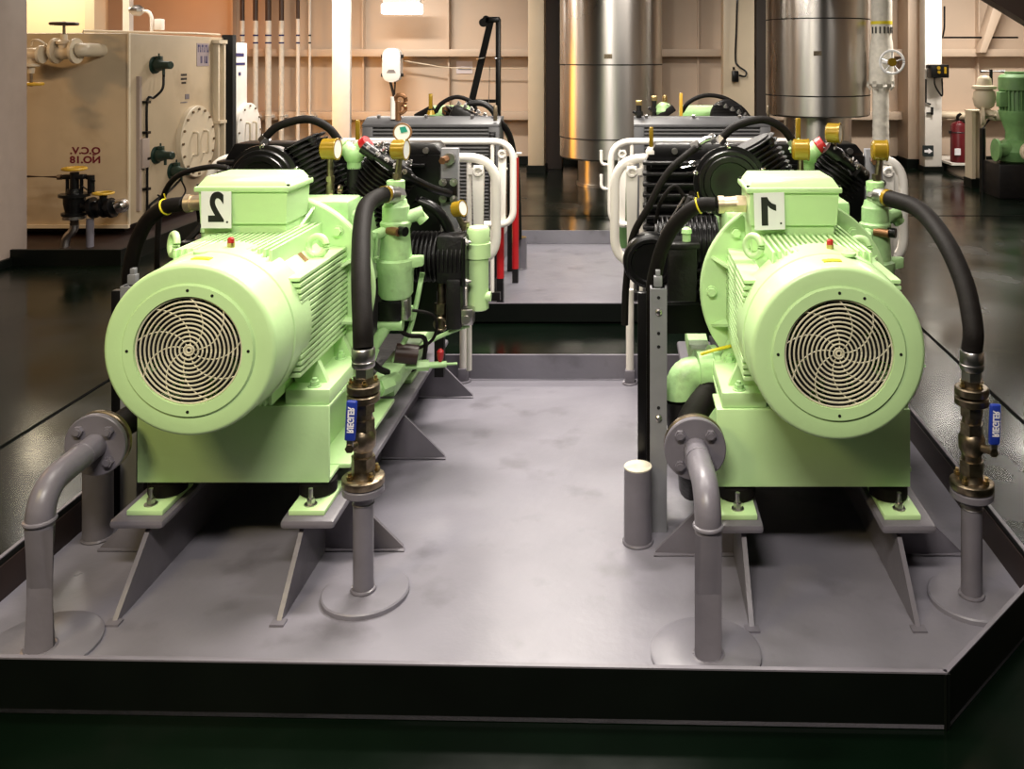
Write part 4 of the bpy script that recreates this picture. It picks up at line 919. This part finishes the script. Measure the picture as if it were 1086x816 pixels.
# small deckhead fittings above tank
t = thing('pipe_branch', 'white vent pipe with side branch above the corner of the beige tank', 'pipe', (X(142, 10.3), 10.3, TZ1))
b = B(); b.tube([(X(146, 9.6), 9.6, Z(11, 9.6)), (X(158, 9.6), 9.6, Z(12, 9.6)), (X(161, 9.6), 9.6, Z(18, 9.6)), (X(161, 9.6), 9.6, Z(34, 9.6))], .018, 10, fil=.06); b.box(X(164, 9.6), X(172, 9.6), 9.58, 9.66, Z(32, 9.6), Z(20, 9.6), .01); b.build('branch', white, t)
b = B(); b.lathe([(0, .03), (.04, .055), (.10, .06), (.14, .03)], (X(138, 9.6), 9.6, Z(11, 9.6)), (1, 0, 0), 16); b.build('fitting', zinc, t)

# ------------------------------------------------------------------ six vertical pipes on the bulkhead
yp = 13.15
spec = [(257, .032), (271, .036), (284.5, .043), (298.5, .036), (316, .026), (328.5, .018)]
names = ['first from the left, beside the white tank', 'second from the left', 'thickest, third from the left', 'fourth from the left', 'fifth from the left', 'thinnest, nearest the white pillar']
for i, (px, r) in enumerate(spec):
    x = X(px, yp); t = thing('sounding_pipe', f'white vertical pipe with banded top, {names[i]}', 'pipe', (x, yp, -.012), 'banded white pipes on the bulkhead')
    zt = Z(22-(2 if i > 3 else 0), yp)
    b = B(); b.cyl((x, yp, -.012), (x, yp, zt), r, n=16); b.torus((x, yp, .73), (0, 0, 1), r, .010, 16, 6); b.build('pipe', offwhite if i < 4 else white, t)
    B().cyl((x, yp, zt), (x, yp, 3.3), r, n=16).build('upper_pipe', brown if i < 5 else white, t)
    for z in (Z(37.5, yp), Z(45.5, yp)): B().cyl((x, yp, z-.012), (x, yp, z+.012), r+.002, n=16).build('band', bluep if i < 5 else ink, t)
    B().box(x-.05, x+.05, yp+.02, WY-.2, .70, .74).build('pipe_clamp', white, t)

# ------------------------------------------------------------------ crane, box, lamp on the back bulkhead
yc = 11.2
t = thing('davit_crane', 'black A-frame hoist post standing behind the left rear machine', 'crane', (X(528, yc), yc, -.012))
b = B(); b.box(X(526, yc), X(531, yc), yc-.04, yc+.04, -.012, Z(20, yc), .006); b.build('mast', black, t)
b = B(); b.tube([(X(520.5, yc), yc, Z(22, yc)), (X(499, yc), yc, Z(113, yc))], .042, 4); b.build('boom', black, t)
b = B(); b.box(X(502, yc), X(528, yc), yc-.03, yc+.03, Z(109, yc), Z(105.5, yc)); b.build('tie_bar', black, t)
b = B(); b.box(X(515, yc), X(530, yc), yc-.05, yc+.05, Z(24, yc), Z(18, yc), .01); b.cyl((X(513, yc), yc-.03, Z(24, yc)), (X(513, yc), yc+.03, Z(24, yc)), .055, n=20); b.cyl((X(516, yc), yc-.05, Z(20, yc)), (X(516, yc), yc+.05, Z(20, yc)), .04, n=16); b.build('sheave_head', black, t)
b = B(); b.torus((X(510, yc), yc, Z(62, yc)), (-.22, 0, 1), .05, .008, 16, 6); b.torus((X(528.5, yc), yc, Z(62, yc)), (0, 0, 1), .05, .008, 16, 6); b.cyl((X(519, yc), yc-.05, Z(109, yc)), (X(520, yc), yc-.05, Z(70, yc)), .004, n=6); b.build('rope_lashing', zinc, t)
yb = 13.0
t = thing('white_wall_box', 'white rounded plastic unit on the bulkhead above the left radiator', 'box', (X(416, yb), yb, Z(69, yb)))
b = B(); x0, x1, z0, z1 = X(406.5, yb), X(425.5, yb), Z(87, yb), Z(51, yb)
def rrect(x0, x1, z0, z1, r, n=6):
    o = []
    for cx_, cz_, a0 in ((x1-r, z0+r, -90), (x1-r, z1-r, 0), (x0+r, z1-r, 90), (x0+r, z0+r, 180)):
        for k in range(n+1): a = math.radians(a0+90*k/n); o.append((cx_+r*math.cos(a), cz_+r*math.sin(a)))
    return o
b.prism(rrect(x0, x1, z0, z1, .10), (0, yb-.06, 0), (1, 0, 0), (0, 0, 1), (0, 1, 0), .16, .015); b.build('housing', white2, t)
b = B()
for sx in (x0-.012, x1+.012):
    for z in (z0+.10, z1-.12): b.box(sx-.018, sx+.018, yb-.02, yb+.03, z-.025, z+.025, .004)
b.build('latches', ink, t)
b = B(); b.prism([(-.07, -.02), (.07, -.02), (.04, .03), (-.04, .03)], ((x0+x1)/2, yb-.0605, z0+.15), (1, 0, 0), (0, 0, 1), (0, -1, 0), .002); b.build('logo_patch', grey2, t)
b = B(); b.tube([(X(414, yb), yb, z0), (X(416, yb), yb, Z(95, yb)), (X(418, yb), yb, Z(105, yb)), (X(418, yb), yb, Z(125, yb)), (X(418, yb), yb, Z(150, yb))], .02, 8, sm=5); b.tube([(X(419, yb), yb, z0), (X(418.5, yb), yb, Z(98, yb)), (X(418, yb), yb, Z(108, yb))], .012, 8, sm=5); b.build('cables', black, t)
B().box((x0+x1)/2-.04, (x0+x1)/2+.04, yb+.09, WY-.20, (z0+z1)/2-.05, (z0+z1)/2+.05).build('bracket', white, t)
yt = 12.9
t = thing('strip_light', 'glowing fluorescent strip lamp high on the bulkhead above the white box', 'lamp', (X(426, yt), yt, Z(8, yt)))
b = B(); b.box(X(405, yt), X(448, yt), yt-.06, yt+.06, Z(15, yt), Z(4, yt), .02, 3); b.build('diffuser', lampm, t)
b = B(); b.box(X(407, yt), X(446, yt), yt-.05, yt+.05, Z(3.5, yt), Z(-1, yt)); b.box(X(425, yt), X(428, yt), yt, WY, Z(2, yt), Z(0, yt)); b.build('fitting', white, t)
b = B(); b.box(X(484, 13.49), X(501, 13.49), 13.488, 13.5, Z(78, 13.49), Z(65, 13.49)); o = b.build('notice', mat('notice_paper', (.72, .66, .70), .4), None, (X(492, 13.49), 13.49, Z(72, 13.49)))
tag(o, 'pale notice sheet taped beside the black hoist boom', 'sign')
b = B(); b.box(X(486, 13.49), X(500, 13.49), 13.480, 13.487, Z(74, 13.49), Z(71.5, 13.49)); b.build('printed_line', grey2, o)
tag(B().tube([(X(425, 13.25), 13.25, Z(64, 13.25)), (X(450, 13.25), 13.25, Z(68, 13.25)), (X(480, 13.25), 13.25, Z(72, 13.25)), (X(556, 13.25), 13.25, Z(73, 13.25))], .010, 6, sm=5).build('conduit', cream, None, (X(480, 13.25), 13.25, Z(72, 13.25))), 'thin pale conduit running behind the hoist on the bulkhead', 'conduit')
# switch with cable on the pillar between vessels
yk = 12.55
t = thing('hanging_switch', 'black push button switch hanging on a cable between the vessels', 'switch', (X(780, yk), yk, Z(80, yk)))
b = B(); b.tube([(X(782, yk), yk, Z(-8, yk)), (X(781, yk), yk, Z(30, yk)), (X(780, yk), yk, Z(62, yk)), (X(783, yk), yk-.02, Z(70, yk)), (X(791, yk), yk-.02, Z(76, yk)), (X(790, yk), yk-.02, Z(81, yk)), (X(784, yk), yk, Z(80, yk))], .014, 8, sm=6); b.build('cable', black, t)
B().box(X(776, yk), X(783, yk), yk-.06, yk+.04, Z(87, yk), Z(75, yk), .012).box(X(777, yk), X(779, yk), yk-.05, yk+.03, Z(74, yk), Z(71, yk)).build('switch_body', black, t)
# right pillar equipment
yq = 12.5
t = thing('control_box', 'black double control box on the white right pillar', 'box', (X(994, yq), yq, Z(76, yq)))
b = B(); b.box(X(985, yq), X(1004, yq), yq-.10, yq+.08, Z(82.5, yq), Z(68.5, yq), .01); b.box(X(983, yq), X(986, yq), yq-.05, yq+.05, Z(72, yq), Z(69, yq)); bo = b.build('enclosure', black, t)
b = B(); b.cyl((X(992.5, yq), yq-.10, Z(72, yq)), (X(992.5, yq), yq-.12, Z(72, yq)), .025, n=14); b.cyl((X(993, yq), yq-.10, Z(76.5, yq)), (X(993, yq), yq-.115, Z(76.5, yq)), .022, n=14); b.box(X(998.5, yq), X(1001, yq), yq-.11, yq-.095, Z(78, yq), Z(71, yq)); b.build('buttons', gold, bo)
b = B(); b.tube([(X(990.5, yq), yq-.02, Z(82, yq)), (X(991, yq), yq-.02, Z(90, yq)), (X(996, yq), yq-.02, Z(99, yq)), (X(999, yq), yq-.02, Z(100.5, yq)), (X(998.5, yq), yq-.02, Z(83, yq))], .012, 8, sm=6); b.tube([(X(984, yq), yq+.08, Z(84, yq)), (X(984, yq), yq+.08, Z(109, yq)), (X(989, yq), yq+.08, Z(111, yq))], .012, 6); b.build('cables', black, t)
o = B().box(X(980.5, yq), X(992, yq), yq+.075, yq+.09, Z(166.5, yq), Z(155, yq)).build('arrow_sign', mat('sign_dark', (.012, .02, .022), .5), None, (X(986, yq), yq+.08, Z(161, yq)))
tag(o, 'dark square sign with a white right pointing arrow, low on the right pillar', 'sign')
B().prism([(-.055, -.018), (.0, -.018), (.0, -.04), (.06, 0), (.0, .04), (.0, .018), (-.055, .018)], (X(986.5, yq), yq+.070, Z(161, yq)), (1, 0, 0), (0, 0, 1), (0, 1, 0), .006).build('arrow', paper, o)
o = B().box(X(989.5, yq), X(991.5, yq), yq+.06, yq+.10, Z(122, yq), Z(114, yq)).box(X(985, yq), X(990, yq), yq+.07, yq+.10, Z(121, yq), Z(119.5, yq)).build('pillar_hook', black, None, (X(988, yq), yq+.08, Z(118, yq)))
tag(o, 'small black hook fitting below the control box on the right pillar', 'hook')
t = tag(B().tube([(X(999, 13), 12.9, Z(7, 13)), (X(999, 13), 12.9, Z(30, 13)), (X(1001, 13), 13.05, Z(39.5, 13)), (X(1003, 13), 13.2, Z(39.5, 13)), (X(1086, 13), 13.2, Z(39.5, 13))], .014, 8, fil=.05).build('bulkhead_cable', black, None, (X(1001, 13), 13, Z(39, 13))), 'thin black cable run along the bulkhead right of the right pillar', 'cable')
# extinguisher
ye = 12.5; xe = X(1017, ye)
t = thing('fire_extinguisher', 'dark red fire extinguisher on a small white ledge beside the right pillar', 'extinguisher', (xe, ye, Z(172, ye)))
z0 = Z(172, ye)
b = B(); b.lathe([(0, .10), (.01, .115), (.50, .115), (.545, .09), (.565, .04), (.58, .03)], (xe, ye, z0), (0, 0, 1), 32); b.build('cylinder', dred, t)
b = B(); b.tube([(xe, ye, z0+.57), (xe-.02, ye, z0+.63), (xe+.02, ye-.02, z0+.68)], .022, 10, sm=4); b.tube([(xe+.03, ye-.05, z0+.58), (xe+.1, ye-.07, z0+.50), (xe+.11, ye-.06, z0+.2)], .014, 8, sm=5); b.box(xe-.05, xe+.07, ye-.02, ye+.02, z0+.58, z0+.60); b.build('valve_and_hose', black, t)
B().box(xe-.10, xe-.02, ye-.122, ye-.10, z0+.11, z0+.2).build('paper_label', paper, t)
b = B(); b.torus((xe, ye, z0+.42), (0, 0, 1), .115, .006, 30, 6); b.box(xe-.135, xe-.11, ye-.03, ye+.03, z0+.40, z0+.44); b.build('strap', ink, t)
o = B().box(xe-.15, xe+.15, ye-.14, WY-.05, z0-.03, z0).build('ledge', white, None, (xe, ye, z0)); tag(o, 'white ledge carrying the fire extinguisher', 'shelf')
yw = 12.95
t = thing('water_pipe', 'cream horizontal pipe behind the fire extinguisher', 'pipe', (X(1015, yw), yw, Z(122, yw)))
B().cyl((X(997, yw), yw, Z(122, yw)), (X(1045, yw), yw, Z(123.5, yw)), .055, n=18).build('pipe', cream, t)
for px in (1002, 1040): B().box(X(px, yw)-.03, X(px, yw)+.03, yw, WY, Z(123, yw)-.07, Z(123, yw)-.04).build('pipe_bracket', cream, t)
yh = 11.0
t = thing('h_post', 'short pale H-section post right of the fire extinguisher', 'post', (X(1035, yh), yh, -.012))
b = B(); b.box(X(1030, yh), X(1034, yh), yh-.02, yh+.2, .10, Z(118.5, yh)); b.box(X(1041, yh), X(1045, yh), yh-.02, yh+.2, .10, Z(118.5, yh)); b.box(X(1033, yh), X(1042, yh), yh+.08, yh+.11, .10, Z(118.5, yh)); b.box(X(1029.5, yh), X(1045.5, yh), yh-.03, yh+.21, Z(118.5, yh), Z(117, yh)); b.build('column', cream, t)
B().box(X(1029, yh), X(1046, yh), yh-.04, yh+.22, -.012, .10).build('foot', dkgreen, t)
# green pump and its valve
yg = 10.4; xg = X(1078, yg)
t = thing('vertical_pump', 'green vertical pump with finned motor at the right edge', 'pump', (xg, yg, -.012))
b = B(); z = lambda p: Z(p, yg); b.lathe([(z(117), .16), (z(98), .16), (z(97), .155)], (xg, yg, 0), (0, 0, 1), 28)
for k in range(26):
    a = 2*math.pi*k/26; M = Matrix.Translation((xg, yg, 0)) @ Matrix.Rotation(a, 4, 'Z'); b.box(.15, .19, -.006, .006, z(117), z(96), M=M)
b.box(X(1056, yg), X(1066, yg), yg-.12, yg+.0, z(113), z(97), .012, M=None); b.build('motor', green_old, t)
b = B(); b.lathe([(z(96), .19), (z(95), .20), (z(82), .20), (z(79), .17), (z(78), .10)], (xg, yg, 0), (0, 0, 1), 30); b.cyl((xg, yg, z(78)), (xg, yg, z(76)), .13, n=24); b.build('fan_cover', green_old, t)
b = B(); b.lathe([(z(150), .13), (z(140), .12), (z(130), .16), (z(120), .20), (z(117), .20)], (xg, yg, 0), (0, 0, 1), 28); b.lathe([(z(175), .10), (z(170), .20), (z(160), .24), (z(152), .20), (z(148), .14)], (xg, yg, 0), (0, 0, 1), 28); b.cyl((xg-.1, yg-.1, z(158)), (xg-.28, yg-.12, z(158)), .08, n=20); b.cyl((xg-.27, yg-.12, z(158)), (xg-.30, yg-.12, z(158)), .13, n=24); b.cyl((xg, yg-.2, z(160)), (xg, yg-.3, z(162)), .07, n=18); b.build('volute', green_old, t)
B().cyl((xg-.02, yg, z(148)), (xg-.02, yg, z(136)), .09, n=16).build('coupling', dark, t)
B().cyl((xg+.02, yg-.28, z(158)), (xg+.02, yg-.36, z(158)), .11, n=20, bev=.01).build('cream_cover', cream, t); B().cyl((xg-.01, yg-.362, z(158)), (xg-.01, yg-.37, z(158)), .04, n=14).build('cover_badge', gold, t)
B().box(xg-.30, xg+.25, yg-.25, yg+.25, -.012, z(172), .01).build('plinth', black_m, t)
t = thing('globe_valve', 'cream valve with black T-handle left of the green pump', 'valve', (X(1054, yg), yg+.3, Z(110, yg)), )
xv = X(1053, yg); yy = yg+.25
b = B(); b.lathe([(z(118), .05), (z(114), .11), (z(106), .135), (z(98), .12), (z(96), .09), (z(95), .14), (z(92), .14), (z(91), .09), (z(84), .08), (z(81), .05), (z(80), .02)], (xv, yy, 0), (0, 0, 1), 26); b.tube([(xv, yy, z(116)), (xv-.0, yy, z(121)), (X(1060, yg), yy-.1, z(124)), (X(1072, yg), yy-.12, z(123))], .06, 14, fil=.08); b.cyl((X(1048, yg), yy-.04, z(124)), (X(1051, yg), yy-.05, z(124)), .11, n=20); b.tube([(X(1050, yg), yy-.05, z(124)), (X(1062, yg), yy-.09, z(124))], .07, 14); b.build('body', cream, t)
b = B(); b.cyl((xv+.08, yy, z(96)), (xv+.08, yy, z(74)), .02, n=10); b.tube([(X(1049, yg), yy, z(76)), (X(1075, yg), yy, z(76))], .018, 8); b.build('t_handle', black, t)
b = B(); b.cyl((xv-.02, yy, -.012), (xv-.02, yy, z(138)), .035, n=12); b.tube([(xv-.02, yy, z(139)), (xv+.06, yy, z(128))], .018, 8); b.build('support_leg', black, t)

# yellow floor marking and scratch behind the right machine
o = B().prism([(0, 0), (.26, -.03), (.22, .09), (.05, .10)], (1.62, 7.2, -.0125), (1, 0, 0), (0, 1, 0), (0, 0, 1), .003).build('floor_marking', yel, None, (1.62, 7.2, -.012)); tag(o, 'small yellow painted mark on the dark floor behind the right motor', 'marking')

# sodium lamp behind the beige tank
t = thing('bulkhead_lamp', 'orange glowing lamp panel standing behind the beige tank', 'lamp', (-5.26, 11.1, -.012))
B().box(-5.26, -5.20, 10.56, 11.70, .10, 1.58, .01).build('lamp_panel', sodium, t); B().box(-5.34, -5.26, 10.54, 11.75, -.012, 1.62, .01).build('housing', black, t)

# ------------------------------------------------------------------ lights
def area(x, y, z, sx, sy, power, col=(1, .93, .84), rot=(0, 0, 0)):
    l = bpy.data.lights.new('ceiling_and_added_lamp', 'AREA'); l.shape = 'RECTANGLE'; l.size = sx; l.size_y = sy; l.energy = power; l.color = col
    o = bpy.data.objects.new('ceiling_and_added_lamp', l); COL.objects.link(o); o.location = (x, y, z); o.rotation_euler = rot; return o
for (x, y, p) in ((-3.3, 11.0, 150), (4.5, 11.2, 170), (.6, 9.6, 80), (-5.4, 9.0, 40), (-.6, 7.0, 100), (-.4, 4.4, 170), (-1.2, 2.9, 45), (.6, 2.9, 45), (-.4, .2, 150), (4.0, 6.0, 40)):
    area(x, y, 3.22, 1.25, .30, p)
area(-2.4, .2, 3.0, .9, .3, 65, (1, .82, .42))  # unseen warm lamp added to tint the motor fronts from the left
area(-7.4, 10.6, 3.2, .9, .3, 70, (1, .86, .6))  # unseen warm lamp added to brighten the cream panel behind the tank
area(-6.4, 12.4, 3.2, .5, .3, 20, (1, .34, .07))  # unseen orange lamp added to tint the upper left wall
area(-6.6, 5.4, 3.2, .8, .3, 75, (1, .62, .28))  # unseen warm lamp added to light the front of the beige tank
w = bpy.data.worlds.new('World'); SC.world = w; w.use_nodes = True
w.node_tree.nodes['Background'].inputs['Color'].default_value = (1, .95, .9, 1); w.node_tree.nodes['Background'].inputs['Strength'].default_value = .015

# ------------------------------------------------------------------ camera
c = bpy.data.cameras.new('Camera'); co = bpy.data.objects.new('Camera', c); COL.objects.link(co)
co.location = (0, 0, CAMZ); co.rotation_euler = (math.pi/2, 0, 0)
c.sensor_fit = 'HORIZONTAL'; c.sensor_width = 36; c.lens = F/1086*36
c.shift_x = (543-CX)/1086; c.shift_y = (HY-408)/1086
c.clip_start = .05; c.clip_end = 100
SC.camera = co
for o in list(bpy.data.objects):
    if '_w' in o: del o['_w']
vs = SC.view_settings; vs.view_transform = 'Standard'; vs.look = 'None'; vs.gamma = 1; vs.use_curve_mapping = False; vs.exposure = 0.0
